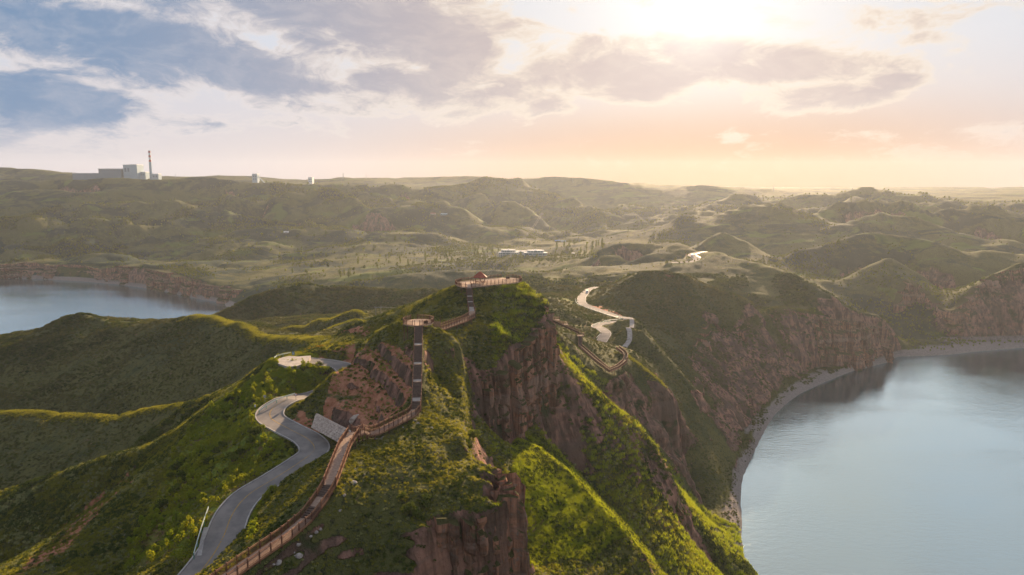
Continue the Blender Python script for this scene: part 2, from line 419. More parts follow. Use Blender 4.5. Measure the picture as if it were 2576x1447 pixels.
    [(-300, 615, 1300), (0, 622, 1330), (150, 629, 1320), (310, 631, 1300), (430, 637, 1250), (560, 650, 1150), (640, 665, 1060), (700, 690, 960)],
    [(100, 618, 1480), (240, 612, 1500), (400, 606, 1520), (640, 612, 1400), (720, 616, 1350)],
    [(640, 655, 1100), (740, 650, 1130), (800, 642, 1150)],
    # far plateau skyline and mid ridges
    [(-300, 420, 3300), (0, 422, 3300), (60, 424, 3200), (120, 430, 3150), (190, 436, 3100), (380, 440, 3100), (440, 443, 3150), (520, 441, 3200), (640, 444, 3300), (700, 450, 3300), (760, 452, 3300), (860, 446, 3200), (910, 449, 3150), (960, 450, 3300), (1100, 446, 3300), (1190, 443, 3200), (1300, 446, 3100), (1390, 442.5, 3000), (1450, 444, 2950), (1520, 449, 2900), (1600, 462, 2850), (1680, 469, 2900), (1760, 463, 2800), (1850, 471, 2850), (1925, 471, 2800), (1990, 481, 2900), (2150, 483, 3000), (2290, 490, 3000), (2400, 484, 3300), (2576, 479, 3300), (2900, 470, 3300)],
    [(0, 452, 2600), (120, 452, 2500), (250, 446, 2400), (380, 452, 2350), (500, 443, 2400), (620, 452, 2350), (740, 457, 2300), (850, 449, 2350), (960, 457, 2300), (1080, 462, 2350), (1200, 449, 2500), (1330, 447, 2600)],
    [(200, 505, 1900), (320, 492, 1950), (450, 500, 1900), (560, 520, 1800), (620, 545, 1650)],
    [(700, 482, 1950), (800, 478, 2000), (900, 500, 1900), (960, 530, 1700)],
    [(0, 560, 1600), (120, 548, 1650), (200, 540, 1700), (320, 555, 1650), (380, 590, 1550)],
    [(420, 555, 1620), (520, 535, 1700), (640, 530, 1750), (740, 545, 1650), (800, 560, 1550)],
    [(480, 610, 1420), (600, 588, 1480), (720, 570, 1550), (880, 560, 1550), (1000, 575, 1450)],
    [(900, 470, 2200), (1030, 490, 2050), (1130, 510, 1900), (1200, 540, 1700), (1240, 580, 1450)],
    [(1190, 470, 2400), (1250, 500, 2100), (1330, 530, 1900), (1400, 560, 1700), (1460, 595, 1450)],
    [(1560, 500, 2300), (1600, 530, 2000), (1640, 555, 1750)],
    [(1320, 470, 2600), (1420, 500, 2300), (1500, 540, 2000), (1560, 580, 1600)],
    [(20, 480, 2100), (110, 472, 2200), (200, 480, 2100), (300, 470, 2200)],
    [(560, 480, 2100), (600, 500, 1950)],
    [(1700, 500, 2100), (1820, 497, 2100), (1900, 490, 2200), (2000, 497, 2100)],
]
# valley floors between far ridges, pushed down by this many metres below the seen line
FAR_VALLEYS = [
    ([(0, 600, 1480), (150, 590, 1540), (330, 585, 1560), (500, 580, 1560), (640, 575, 1580)], 8),
    ([(250, 530, 1800), (450, 530, 1820), (620, 520, 1850), (800, 520, 1850)], 14),
    ([(0, 520, 1900), (150, 500, 2000)], 10),
    ([(1050, 560, 1620), (1150, 580, 1500), (1200, 600, 1350)], 8),
    ([(1350, 580, 1600), (1420, 600, 1400)], 6),
    ([(1480, 590, 1500), (1560, 600, 1300), (1640, 590, 1250)], 8),
    ([(1900, 570, 1080), (2010, 572, 1070), (2100, 565, 1060)], 10),
]
SHORE_R = [(1915, 1447), (1880, 1400), (1871, 1340), (1874, 1290), (1870, 1250), (1872, 1207), (1889, 1165), (1914, 1109), (1941, 1061), (1983, 1019), (2025, 991), (2080, 963), (2126, 946),
           (2157, 934), (2210, 918), (2236, 912), (2240, 898), (2376, 894), (2463, 884), (2576, 875), (2760, 864)]
BEACH_R = [(1895, 1440), (1862, 1400), (1852, 1340), (1850, 1290), (1848, 1250), (1850, 1207), (1863, 1148), (1884, 1088), (1920, 1035), (1960, 996), (2004, 968), (2048, 950), (2118, 920), (2180, 909),
           (2232, 896), (2252, 884), (2376, 880), (2463, 870), (2576, 862), (2760, 852)]
SHORE_L = [(-420, 696), (-200, 698), (0, 701), (103, 702), (222, 709), (300, 716), (393, 728), (450, 741), (513, 755), (561, 761), (566, 776)]


def far_d(Y):
    """true distance of the far hills (the first survey put them too far out)"""
    return Y if Y < 1200 else 1200 + (Y - 1200) * 0.55


LINES = [[(x, y, far_d(Y)) for x, y, Y in ln] for ln in LINES]
FAR_VALLEYS = [([(x, y, far_d(Y)) for x, y, Y in ln], d * .8) for ln, d in FAR_VALLEYS]
CRESTS = {(561, 783), (880, 712), (1300, 704), (1346, 722), (664, 832), (791, 849), (1512, 726), (1708, 660), (2110, 705), (1950, 665), (2150, 540), (1533, 591), (1779, 601), (1509, 627),
          (1545, 668), (1568, 886), (200, 505), (700, 482), (0, 560), (420, 555), (480, 610), (900, 470), (1190, 470), (1320, 470), (20, 480), (560, 480), (1700, 500), (1560, 500), (0, 452)}


def hidden_valleys():
    """every ridge falls away on its far side too"""
    out = []
    for ln in LINES:
        if ln[0][:2] not in CRESTS: continue
        out.append([(lambda q, Y: (q[0] * (1 + .06), q[1] * (1 + .06), max(4.0, q[2] - 0.026 * Y - 4)))(pix(*p), p[2]) for p in ln])
    return out


RIMS = CRESTS | {(700, 895), (540, 1020), (640, 945), (1389, 872), (487, 1058)}


def rims():
    """crests are rounded: a narrow strip behind the line keeps its height"""
    out = []
    for ln in LINES:
        k = ln[0][:2]
        if k not in RIMS and k != (862, 829): continue
        w = .013 if ln[0][2] > 600 else .016
        out.append([(lambda q, Y: (q[0] * (1 + w), q[1] * (1 + w), q[2] - 0.002 * Y))(pix(*p), p[2]) for p in ln])
    return out


def world_lines():
    out = []
    for ln in LINES:
        out.append([pix(*p) for p in ln])
    for ln, d in FAR_VALLEYS:
        out.append([(lambda q: (q[0], q[1], q[2] - d))(pix(*p)) for p in ln])
    return out


def shore_world():
    sr = [pixz(x, y, 0.0) for x, y in SHORE_R]
    sr = [(sr[0][0] - 4, 60, 0), (sr[0][0] + 3, 150, 0)] + [p for p in sr]
    br = [pixz(x, y, 4.5) for x, y in BEACH_R]
    br = [(br[0][0] - 9, 60, 6), (br[0][0] - 2, 150, 6)] + br
    sl = [pixz(x, y, 0.0) for x, y in SHORE_L]
    return sr, br, sl


SR, BR, SL = shore_world()
LAKE_R = SR + [(2500, 700, 0), (2500, -2000, 0), (60, -2000, 0)]
# the left lake runs on, hidden, behind the dark hills
LAKE_L = SL + [(SL[-1][0] - 10, 600, 0), (-330, 540, 0), (-480, 530, 0), (-700, 560, 0), (-1400, 600, 0), (-3500, 700, 0), (-3500, 1300, 0)]

TH0, TH1, RES = R(-50), R(50), 0.0035
U0, U1 = math.log(38.0), math.log(3500.0)


def solve_land():
    nj = int((TH1 - TH0) / RES) + 1; ni = int((U1 - U0) / RES) + 1
    acc = np.zeros((ni, nj)); cnt = np.zeros((ni, nj))

    def stamp(x, y, z, w=1.0):
        r = np.hypot(x, y); u = np.log(r); th = np.arctan2(x, y)
        i = np.rint((u - U0) / RES).astype(int); j = np.rint((th - TH0) / RES).astype(int)
        ok = (i >= 0) & (i < ni) & (j >= 0) & (j < nj)
        np.add.at(acc, (i[ok], j[ok]), z[ok] * w); np.add.at(cnt, (i[ok], j[ok]), w)

    def line(pts, w=1.0):
        for a, b in zip(pts[:-1], pts[1:]):
            a = np.array(a); b = np.array(b)
            L = np.hypot(*(b - a)[:2]); rr = max(30, min(np.hypot(*a[:2]), np.hypot(*b[:2])))
            n = int(L / (rr * RES * 0.5)) + 2
            t = np.linspace(0, 1, n)
            stamp(a[0] + t * (b[0] - a[0]), a[1] + t * (b[1] - a[1]), a[2] + t * (b[2] - a[2]), w)

    for ln in hidden_valleys(): line(ln)
    va, vc = acc.copy(), cnt.copy(); acc[:] = 0; cnt[:] = 0
    for ln in world_lines(): line(ln)
    # feet of the cliffs the photograph hides
    for ln in EXTRA_WORLD: line(ln)
    line(BR)
    for ln in rims(): line(ln)
    near_main = cnt > 0
    for _ in range(6):
        q = np.pad(near_main, 1); near_main = q[1:-1, 1:-1] | q[:-2, 1:-1] | q[2:, 1:-1] | q[1:-1, :-2] | q[1:-1, 2:]
    use = (vc > 0) & ~near_main
    acc[use] = va[use]; cnt[use] = vc[use]
    # far rim
    U = U0 + np.arange(ni) * RES; T = TH0 + np.arange(nj) * RES
    RR, TT = np.meshgrid(np.exp(U), T, indexing='ij')
    GX_, GY_ = RR * np.sin(TT), RR * np.cos(TT)
    far = (RR > 3420); acc[far] = 150.0; cnt[far] = 1
    lake = inpoly(GX_, GY_, LAKE_R) | inpoly(GX_, GY_, LAKE_L)
    fixed = cnt > 0
    Z = np.where(fixed, acc / np.maximum(cnt, 1e-9), 0.0)
    lk = lake & ~(fixed & (Z > 1.0))
    Z[lk] = -3.0; fixed |= lk
    # multigrid style relaxation, coarse to fine
    levels = [(Z, fixed)]
    while min(levels[-1][0].shape) > 24:
        z, f = levels[-1]
        a, b = z.shape[0] // 2 * 2, z.shape[1] // 2 * 2
        z4 = z[:a, :b].reshape(a // 2, 2, b // 2, 2); f4 = f[:a, :b].reshape(a // 2, 2, b // 2, 2)
        s = f4.sum(axis=(1, 3)); zc = (z4 * f4).sum(axis=(1, 3)) / np.maximum(s, 1)
        levels.append((zc, s > 0))
    cur = None
    for k, (z, f) in enumerate(reversed(levels)):
        if cur is None: cur = np.where(f, z, z[f].mean())
        else:
            up = np.repeat(np.repeat(cur, 2, 0), 2, 1)
            up = np.pad(up, ((0, max(0, z.shape[0] - up.shape[0])), (0, max(0, z.shape[1] - up.shape[1]))), 'edge')[:z.shape[0], :z.shape[1]]
            cur = np.where(f, z, up)
        its = 300 if z.size < 20000 else (160 if z.size < 300000 else 110)
        for _ in range(its):
            p = np.pad(cur, 1, 'edge')
            av = 0.25 * (p[:-2, 1:-1] + p[2:, 1:-1] + p[1:-1, :-2] + p[1:-1, 2:])
            cur = np.where(f, z, cur + 1.0 * (av - cur))
    for _ in range(2):
        p = np.pad(cur, 1, 'edge')
        cur = 0.5 * cur + 0.125 * (p[:-2, 1:-1] + p[2:, 1:-1] + p[1:-1, :-2] + p[1:-1, 2:])
    return cur


EXTRA_WORLD = [
    # foot of the near cliff, hidden below the frame
    [(-11.5, 103.0, 68), (-6, 103.5, 62), (0.5, 108, 64), (2.4, 115, 69), (2.8, 121, 74), (2.6, 128, 79)],
    # ground below the camera
    [(-60, 20, 85), (-30, 45, 95), (-35, 60, 97)],
]
LAND = solve_land()


def land_at(x, y):
    r = np.hypot(x, y); u = np.log(np.maximum(r, 39)); th = np.arctan2(x, y)
    i = np.clip((u - U0) / RES, 0, LAND.shape[0] - 1.001); j = np.clip((th - TH0) / RES, 0, LAND.shape[1] - 1.001)
    i0 = i.astype(int); j0 = j.astype(int); fi = i - i0; fj = j - j0
    return (LAND[i0, j0] * (1 - fi) * (1 - fj) + LAND[i0 + 1, j0] * fi * (1 - fj) + LAND[i0, j0 + 1] * (1 - fi) * fj + LAND[i0 + 1, j0 + 1] * fi * fj)


# ------------------------------------------------------------------ routes of the boardwalks
Z_ = lambda p, z: (p[0], p[1], p[2] + z)
# --- routes (metres): traced on the photograph, with a distance for each point
NEAR = [pix(440, 1545, 79.0), pix(610, 1423.5, 89), pix(722, 1347, 96.6), pix(771, 1305, 101.2), pix(794, 1275, 103.6), pix(812, 1250, 106.0), pix(829.5, 1219, 108.6)]
NEAR_K = ['deck', 'deck', 'deck', 'stair', 'deck', 'stair']
RAMP = [pix(829.5, 1219, 108.6), pix(856, 1150, 117.5), pix(868, 1120, 121.8), pix(890, 1088, 127.2)]
ZIG = [pix(890, 1088, 127.2), pix(901, 1092, 127.8), pix(915, 1086, 128.6), pix(930, 1091, 128.7), pix(948, 1087, 129.4), pix(1036, 1043, 137.8), pix(1046, 1030, 139.8), pix(1048, 1009, 142.6)]
ZIG_K = ['deck'] * 6 + ['stair']
LONG = [pix(1048, 1009, 142.6), pix(1048.5, 1000, 144.0), pix(1050, 960, 149.0), pix(1050, 954, 150.3), pix(1051, 916, 156.0), pix(1051.5, 911, 157.3), pix(1052, 868, 164.2), pix(1052.5, 863, 165.6), pix(1053, 819, 173.6)]
LONG_K = ['deck', 'stair'] * 4
ROUND_C = (pix(1052.5, 809, 178)[0], 178.0, LONG[-1][2] + 0.02)
UPZ = pix(1180, 722, 217.6)[2]
MIDW = [(ROUND_C[0] + 4.4, 182.0, ROUND_C[2] - 0.6), pix(1100, 829, 182.2), pix(1115, 825, 184.5), pix(1168, 806, 194.5), pix(1187, 796, 199.5), pix(1187, 783, 204.0)]
UPST = [pix(1187, 783, 204.0), pix(1184, 772, 207.5), pix(1182.5, 760.5, 209.6), pix(1182.2, 757.5, 210.6), pix(1181.5, 746.5, 212.6), pix(1181, 743.5, 213.5), pix(1179.8, 725, 217.0), (pix(1178, 719, 218.6)[0], 218.9, UPZ)]
UPST_K = ['deck', 'stair', 'deck', 'stair', 'deck', 'stair', 'deck']


def onz(px, py, z): return pixz(px, py, z)


UPPER = [onz(x, y, UPZ) for x, y in [(1145, 713), (1150, 718), (1161, 722), (1171, 722.5), (1186, 722), (1215, 719.5), (1283, 713), (1307, 709), (1312.5, 705.5), (1307, 701), (1290, 699), (1275, 699.5), (1261, 698.5), (1205, 703.5), (1160, 708)]]
UPPER_GAP, UPPER_GAP2 = 3, 11
INNER = [onz(x, y, UPZ) for x, y in [(1183, 713), (1200, 716), (1216, 716.5), (1283, 709.5)]]
FARW1 = [pix(1372, 798, 292), pix(1395, 808, 306), pix(1416, 819, 318), pix(1440, 829, 329), pix(1458, 838, 338)]
FARW1_K = ['stair'] * 4
FARW2 = [pix(1460.5, 846, 337.5), pix(1459, 872, 328), pix(1476, 886, 322), pix(1497, 905, 313), pix(1533, 933, 297), pix(1553, 925, 304.5), pix(1571, 911, 313), pix(1575.5, 900, 320), pix(1570, 889, 327), pix(1554, 877, 336)]
FARW3 = [Z_(p, 0.1) for p in [pix(1576, 908, 313.5), pix(1579.5, 898, 320), pix(1573, 886, 327.5), pix(1557, 875, 336)]]
CUTS = [(NEAR, 1.0, .5), (RAMP, 1.05, .5), (ZIG, 1.0, .5), (LONG, 1.1, .25), (MIDW, 1.0, .4), (UPST, 1.0, .25), (FARW1, 1.0, .3), (FARW2, 1.2, .3)]


# ------------------------------------------------------------------ roads carved into the land
def road_world(pts, n=8):
    return [tuple(p) for p in catmull([pix(*p) for p in pts], n)]


ROAD_MAIN = road_world([(400, 1560, 99), (470, 1480, 107), (530, 1405, 115), (562, 1350, 120), (580, 1303, 125.5), (602, 1268, 130), (634, 1238, 134.2), (690, 1204, 139.2), (755, 1162, 145.8), (790, 1132, 150.5), (775, 1105, 155.5),
                        (725, 1078, 161), (682, 1052, 167), (685, 1028, 172.5), (720, 1006, 178), (752, 1000, 183), (800, 990, 190), (850, 966, 196), (876, 940, 201), (862, 922, 205), (825, 913, 207.5), (790, 909, 209), (755, 905, 209)])
ROAD_FAR = road_world([(1508, 866, 377), (1518, 851, 385), (1524, 838, 393), (1514, 828, 402), (1500, 821, 411), (1510, 815, 420), (1540, 811, 427), (1576, 807, 434), (1580, 801, 439), (1566, 799, 443), (1546, 794, 447), (1516, 784, 461), (1487, 774, 476), (1466, 764, 488), (1463, 750, 515),
                       (1472, 737, 548), (1482, 728, 572), (1505, 722, 590)])
ROAD_TOP = road_world([(1690, 661, 722), (1730, 659, 728), (1752, 655, 738), (1748, 648, 752), (1738, 642, 768), (1752, 636, 788), (1775, 633, 800)])
ROADS = [(ROAD_MAIN, 3.2), (ROAD_FAR, 2.8), (ROAD_TOP, 3.3)]



def carve(x, y, z):
    for pts, hw in ROADS:
        xs = [p[0] for p in pts]; ys = [p[1] for p in pts]
        m = (x > min(xs) - 25) & (x < max(xs) + 25) & (y > min(ys) - 25) & (y < max(ys) + 25)
        if not m.any(): continue
        d, rz = polydist(x[m], y[m], pts)
        w = 1 - sstep(hw + 0.8, hw + 7.0, d)
        z[m] = z[m] * (1 - w) + (rz - 0.25) * w
    for pts, hw, dz in CUTS:
        xs = [p[0] for p in pts]; ys = [p[1] for p in pts]
        m = (x > min(xs) - 15) & (x < max(xs) + 15) & (y > min(ys) - 15) & (y < max(ys) + 15)
        d, rz = polydist(x[m], y[m], pts)
        z[m] = np.minimum(z[m], rz - dz + np.maximum(0, d - hw - 0.4) * 0.9)
    m = np.hypot(x - ROUND_C[0], y - ROUND_C[1]) < 12
    z[m] = np.minimum(z[m], ROUND_C[2] - 0.5 + np.maximum(0, np.hypot(x[m] - ROUND_C[0], y[m] - ROUND_C[1]) - 5) * .9)
    m = (x > -22) & (x < 6) & (y > 212) & (y < 250)
    ins = inpoly(x, y, UPPER) & m
    d, _ = polydist(x[m], y[m], UPPER + UPPER[:1])
    z[m] = np.minimum(z[m], UPZ - 0.5 + np.where(ins[m], 0, np.maximum(0, d - 0.6) * 0.5))
    return z


def hit(px, py):
    """where the sight line through a photograph pixel meets the land"""
    for Y in np.arange(75.0, 1500.0, 0.75):
        q = pix(px, py, Y)
        if q[2] <= float(land_at(np.array([q[0]]), np.array([q[1]]))[0]): return q
    return pix(px, py, 1500.0)


def zone(q): return hit(*q) if len(q) == 2 else pix(*q)


def build_land():
    us = []
    u = math.log(38.0)
    while u < math.log(3480.0):
        us.append(u)
        r = math.exp(u)
        u += 0.0028 if r < 260 else (0.0034 if r < 700 else 0.0062)
    us = np.array(us)
    fine = np.arange(R(-41), R(41), R(0.135))
    rest = np.linspace(R(41), R(319), 100)
    th = np.concatenate([fine, rest])
    ncol = len(th); nrow = len(us)
    RR, TT = np.meshgrid(np.exp(us), th, indexing='ij')
    X = RR * np.sin(TT); Y = RR * np.cos(TT)
    THc = np.clip((TT + np.pi) % (2 * np.pi) - np.pi, R(-49.5), R(49.5))
    Z = land_at(RR * np.sin(THc), RR * np.cos(THc))
    back = sstep(R(50), R(75), np.abs((TT + np.pi) % (2 * np.pi) - np.pi))
    gen = 70 + 60 * fbm(X, Y, 700, 3)
    Z = Z * (1 - back) + gen * back
    lake = np.minimum(Z, 3.0) < 2.0
    def blur(A, k):
        for _ in range(k):
            A = (A + np.roll(A, 1, 0) + np.roll(A, -1, 0)) / 3; A = (A + np.roll(A, 1, 1) + np.roll(A, -1, 1)) / 3
        return A
    bz_ = blur(Z, 60)
    midv = sstep(280, 420, RR) * (1 - sstep(1500, 1900, RR)) * sstep(1.0, 12.0, Z)
    Z = Z - 1.1 * midv * np.clip(bz_ - Z, 0, 14)
    # natural relief on top of the surveyed forms
    dry = sstep(1.0, 6.0, Z)
    far = sstep(850, 1300, RR)
    mid = sstep(230, 420, RR) * (1 - sstep(1200, 1700, RR))
    wx = X + 25 * fbm(X, Y, 130, 2); wy = Y + 25 * fbm(X, Y, 130, 2, ox=7)
    hills = np.abs(perlin(wx / 310 + 4.1, wy / 250)) * 58 + np.abs(perlin(wx / 130, wy / 115 + 3.3)) * 30 + np.abs(perlin(wx / 56 + 1.1, wy / 50)) * 14 + np.abs(perlin(wx / 23 + 1.1, wy / 21)) * 4
    rel = far * dry * ((hills - 38) * 0.80 * sstep(1000, 1600, RR))
    skyl = 1 - 0.85 * sstep(1750, 2050, RR)
    rel *= skyl
    rel += mid * dry * (ridged(wx * .7, wy, 120, 4) - 0.4) * 4.0
    near = 1 - sstep(300, 600, RR)
    rel += dry * (fbm(X, Y, 12, 4) * (0.6 + 0.5 * mid) + fbm(X, Y, 45, 3, ox=2) * 2.2 * mid + fbm(X, Y, 3.0, 3) * 0.28 * near)
    Z = Z + rel
    tm = sstep(900, 1300, RR) * sstep(0.0, 0.25, fbm(X, Y, 260, 2, ox=11) + 0.12) * 0.7 * dry
    st = 6.5; q_ = Z / st; fl = np.floor(q_); Z = Z * (1 - tm) + tm * st * (fl + sstep(0.45, 0.95, q_ - fl))
    # soil creep steps on the grass, cut benches in the red earth
    so_ = np.zeros_like(X)
    for poly, amt in SOIL[:2]: so_ = np.maximum(so_, inpoly(X, Y, [zone(q) for q in poly]) * 1.0)
    so_ = blur(so_, 6)
    zz = Z + 1.2 * fbm(X, Y, 16, 2, ox=1)
    def bench(zv, st, lo, hi): q = zv / st; f = np.floor(q); return st * (f + sstep(lo, hi, q - f)) - zv
    small = dry * (1 - sstep(700, 1000, RR)) * (1 - so_)
    Z = Z + small * 0.55 * bench(zz, 2.4, .35, .95) * np.clip(.6 + 1.5 * fbm(X, Y, 60, 2, ox=21), 0, 1) + so_ * 0.8 * bench(zz, 3.6, .45, .95) + so_ * fbm(X, Y, 2.5, 3) * .35
    Z = carve(X, Y, Z)
    # slope (world) by finite differences of the surveyed form
    def grad(Zf):
        dZu = np.gradient(Zf, axis=0) / np.gradient(us)[:, None] / RR
        dth = np.gradient(th)[None, :]
        dZt = np.gradient(Zf, axis=1) / dth / RR
        gx = dZu * np.sin(TT) + dZt * np.cos(TT); gy = dZu * np.cos(TT) - dZt * np.sin(TT)
        return gx, gy
    gx, gy = grad(Z)
    for _ in range(2):
        gx = (gx + np.roll(gx, 1, 0) + np.roll(gx, -1, 0) + np.roll(gx, 1, 1) + np.roll(gx, -1, 1)) / 5
        gy = (gy + np.roll(gy, 1, 0) + np.roll(gy, -1, 0) + np.roll(gy, 1, 1) + np.roll(gy, -1, 1)) / 5
    sl = np.hypot(gx, gy)
    bushy = sstep(0.9, 0.55, sl)
    rock = sstep(1.15, 1.75, sl + 0.35 * fbm(X, Y, 9, 3)) * dry
    for poly, amt in ROCK:
        k = max(1.0, 0.008 * (poly[0][2] if len(poly[0]) == 3 else 150))
        b = inpoly(X + 2 * k * fbm(X, Y, 9 * k, 3), Y + 2 * k * fbm(X, Y, 9 * k, 3, ox=5), [zone(q) for q in poly])
        rock = np.maximum(rock, b * (amt + 0.7 * fbm(X, Y, 14 * k, 4)) * (1 - bushy))
    rock = np.clip(rock, 0, 1) * dry
    rock *= 1 - 0.95 * ((X > -19) & (X < -4) & (Y > 129) & (Y < 176) & (Z > 96))
    # pillars: push steep faces in and out along their own direction
    nx, ny = gx / (sl + 1e-6), gy / (sl + 1e-6)
    sc = np.where(RR < 300, 1.0, 2.2)
    col = (ridged(X, Y, 5.0, 3) - 0.45) * 3.2 * (RR < 300) + (ridged(X, Y, 16.0, 3, ox=3) - 0.45) * 7.0 * (RR >= 300)
    strata = fbm(Z, X * 0.05, 4.0, 2) * 1.0
    disp = rock * (col * 1.0 + strata * sc * 0.7) * np.where(RR < 250, 0.25, 1.0)
    X2 = X + nx * disp; Y2 = Y + ny * disp
    # mesh
    n = nrow * ncol
    V = np.empty((n + 1, 3), np.float32)
    V[:n, 0] = X2.ravel(); V[:n, 1] = Y2.ravel(); V[:n, 2] = Z.ravel()
    V[n] = (0, 0, 80)
    i = np.arange(nrow - 1)[:, None]; j = np.arange(ncol)[None, :]; j2 = (j + 1) % ncol
    Q = np.stack([i * ncol + j, (i + 1) * ncol + j, (i + 1) * ncol + j2, i * ncol + j2], -1).reshape(-1, 4)
    Q = Q[:, ::-1]
    jj = np.arange(ncol); tri = np.stack([np.full(ncol, n), jj, (jj + 1) % ncol], -1)[:, ::-1]
    nl = Q.size + tri.size
    me = bpy.data.meshes.new('terrain')
    me.vertices.add(n + 1); me.loops.add(nl); me.polygons.add(len(Q) + len(tri))
    me.vertices.foreach_set('co', V.ravel())
    me.loops.foreach_set('vertex_index', np.concatenate([Q.ravel(), tri.ravel()]).astype(np.int32))
    me.polygons.foreach_set('loop_start', np.concatenate([np.arange(len(Q)) * 4, len(Q) * 4 + np.arange(len(tri)) * 3]).astype(np.int32))
    me.update(calc_edges=True)
    me.polygons.foreach_set('use_smooth', np.ones(len(me.polygons), bool))
    # what the ground is made of: rock, bare red soil, lush green, dry grass
    M = np.zeros((n + 1, 4), np.float32)
    M[:n, 0] = rock.ravel()
    soil = np.zeros_like(X)
    for poly, amt in SOIL:
        b = inpoly(X + 1.5 * fbm(X, Y, 6, 3), Y + 1.5 * fbm(X, Y, 6, 3, ox=5), [zone(q) for q in poly])
        soil = np.maximum(soil, b * amt)
    M[:n, 1] = soil.ravel()
    lush = np.zeros_like(X)
    for poly, amt in LUSH:
        k = max(1.0, 0.01 * (poly[0][2] if len(poly[0]) == 3 else 150))
        b = inpoly(X + 1.5 * k * fbm(X, Y, 8 * k, 3), Y + 1.5 * k * fbm(X, Y, 8 * k, 3, ox=5), [zone(q) for q in poly])
        lush = np.maximum(lush, b * amt)
    M[:n, 2] = lush.ravel()
    M[:n, 3] = 1
    at = me.attributes.new('ground', 'FLOAT_COLOR', 'POINT')
    at.data.foreach_set('color', M.ravel())
    ob = bpy.data.objects.new('terrain', me); COL.objects.link(ob)
    ob['kind'] = 'structure'
    me.materials.append(ground_material())
    grid = dict(us=us, th=th, X=X2, Y=Y2, Z=Z, Z0=Z, rock=rock, soil=soil, lush=lush, nf=len(fine), sl=sl)
    return ob, grid


# zones by their outline on the ground
SOIL = [
    ([(838, 905, 190), (885, 880, 200), (1000, 905, 178), (1035, 960, 165), (1045, 1020, 150), (960, 1065, 142), (870, 1050, 150), (790, 1010, 165), (745, 1010, 172), (735, 1040, 166), (800, 1060, 160), (830, 960, 178)], 1.0),
    ([(842, 862, 246), (862, 829, 252), (950, 820, 240), (930, 850, 230)], 1.0),
    ([(785, 900, 212), (830, 870, 225), (900, 868, 215), (880, 900, 205)], 1.0),
    ([(330, 1180), (352, 1200), (262, 1275), (200, 1345), (120, 1446), (40, 1446), (150, 1335), (235, 1255)], 0.8),
    ([(1480, 780, 478), (1500, 765, 490), (1580, 775, 460), (1590, 800, 445), (1550, 798, 450)], 0.9),
]
ROCK = [
    ([(1650, 690, 575), (1700, 690, 572), (1704, 738, 552), (1650, 738, 552)], 0.9),
    ([(1900, 770, 560), (1960, 690, 680), (2060, 738, 600), (2150, 782, 590), (2240, 830, 600), (2250, 905, 580), (2100, 930, 545), (1960, 1000, 485), (1880, 1120, 400), (1840, 1190, 352), (1800, 1180, 360), (1740, 1010, 385), (1730, 880, 440)], 0.62),
    ([(2240, 870, 640), (2250, 700, 760), (2330, 720, 740), (2390, 780, 680), (2460, 720, 700), (2700, 640, 720), (2760, 850, 650)], 0.6),
    ([(-300, 650, 1160), (0, 660, 1150), (310, 668, 1080), (616, 726, 882), (560, 765, 890), (390, 735, 1000), (0, 701, 1120), (-300, 700, 1130)], 0.8),
    ([(1570, 905, 330), (1690, 995, 316), (1720, 1110, 318), (1660, 1090, 300)], 0.4),
    ([(1656, 1138, 215), (1715, 1256, 213), (1715, 1380, 214), (1650, 1300, 200), (1560, 1180, 200)], 0.5),
]
LUSH = [
    ([(708, 1048, 165), (722, 1040, 168), (790, 1082, 157), (868, 1118, 148), (856, 1132, 146), (780, 1092, 157)], 1.0),
    ([(300, 1447, 122), (480, 1440, 113), (640, 1200, 141), (740, 1130, 148), (640, 1040, 170), (740, 990, 182), (840, 915, 205), (760, 890, 222), (600, 985, 190), (520, 1040, 183), (440, 1150, 168), (360, 1300, 142)], 1.0),
    ([(610, 1370, 119), (630, 1270, 131), (700, 1205, 139), (690, 1260, 134), (620, 1400, 117)], 1.0),
    ([(1290, 1100, 190), (1345, 1120, 195), (1640, 1447, 191), (1640, 1600, 170), (1250, 1600, 120), (1290, 1230, 160)], 1.0),
    ([(1470, 860, 380), (1500, 830, 400), (1460, 820, 420), (1520, 810, 425), (1510, 850, 390)], .8),
    ([(1420, 740, 560), (1460, 735, 560), (1460, 770, 480), (1400, 770, 480)], .6),
]


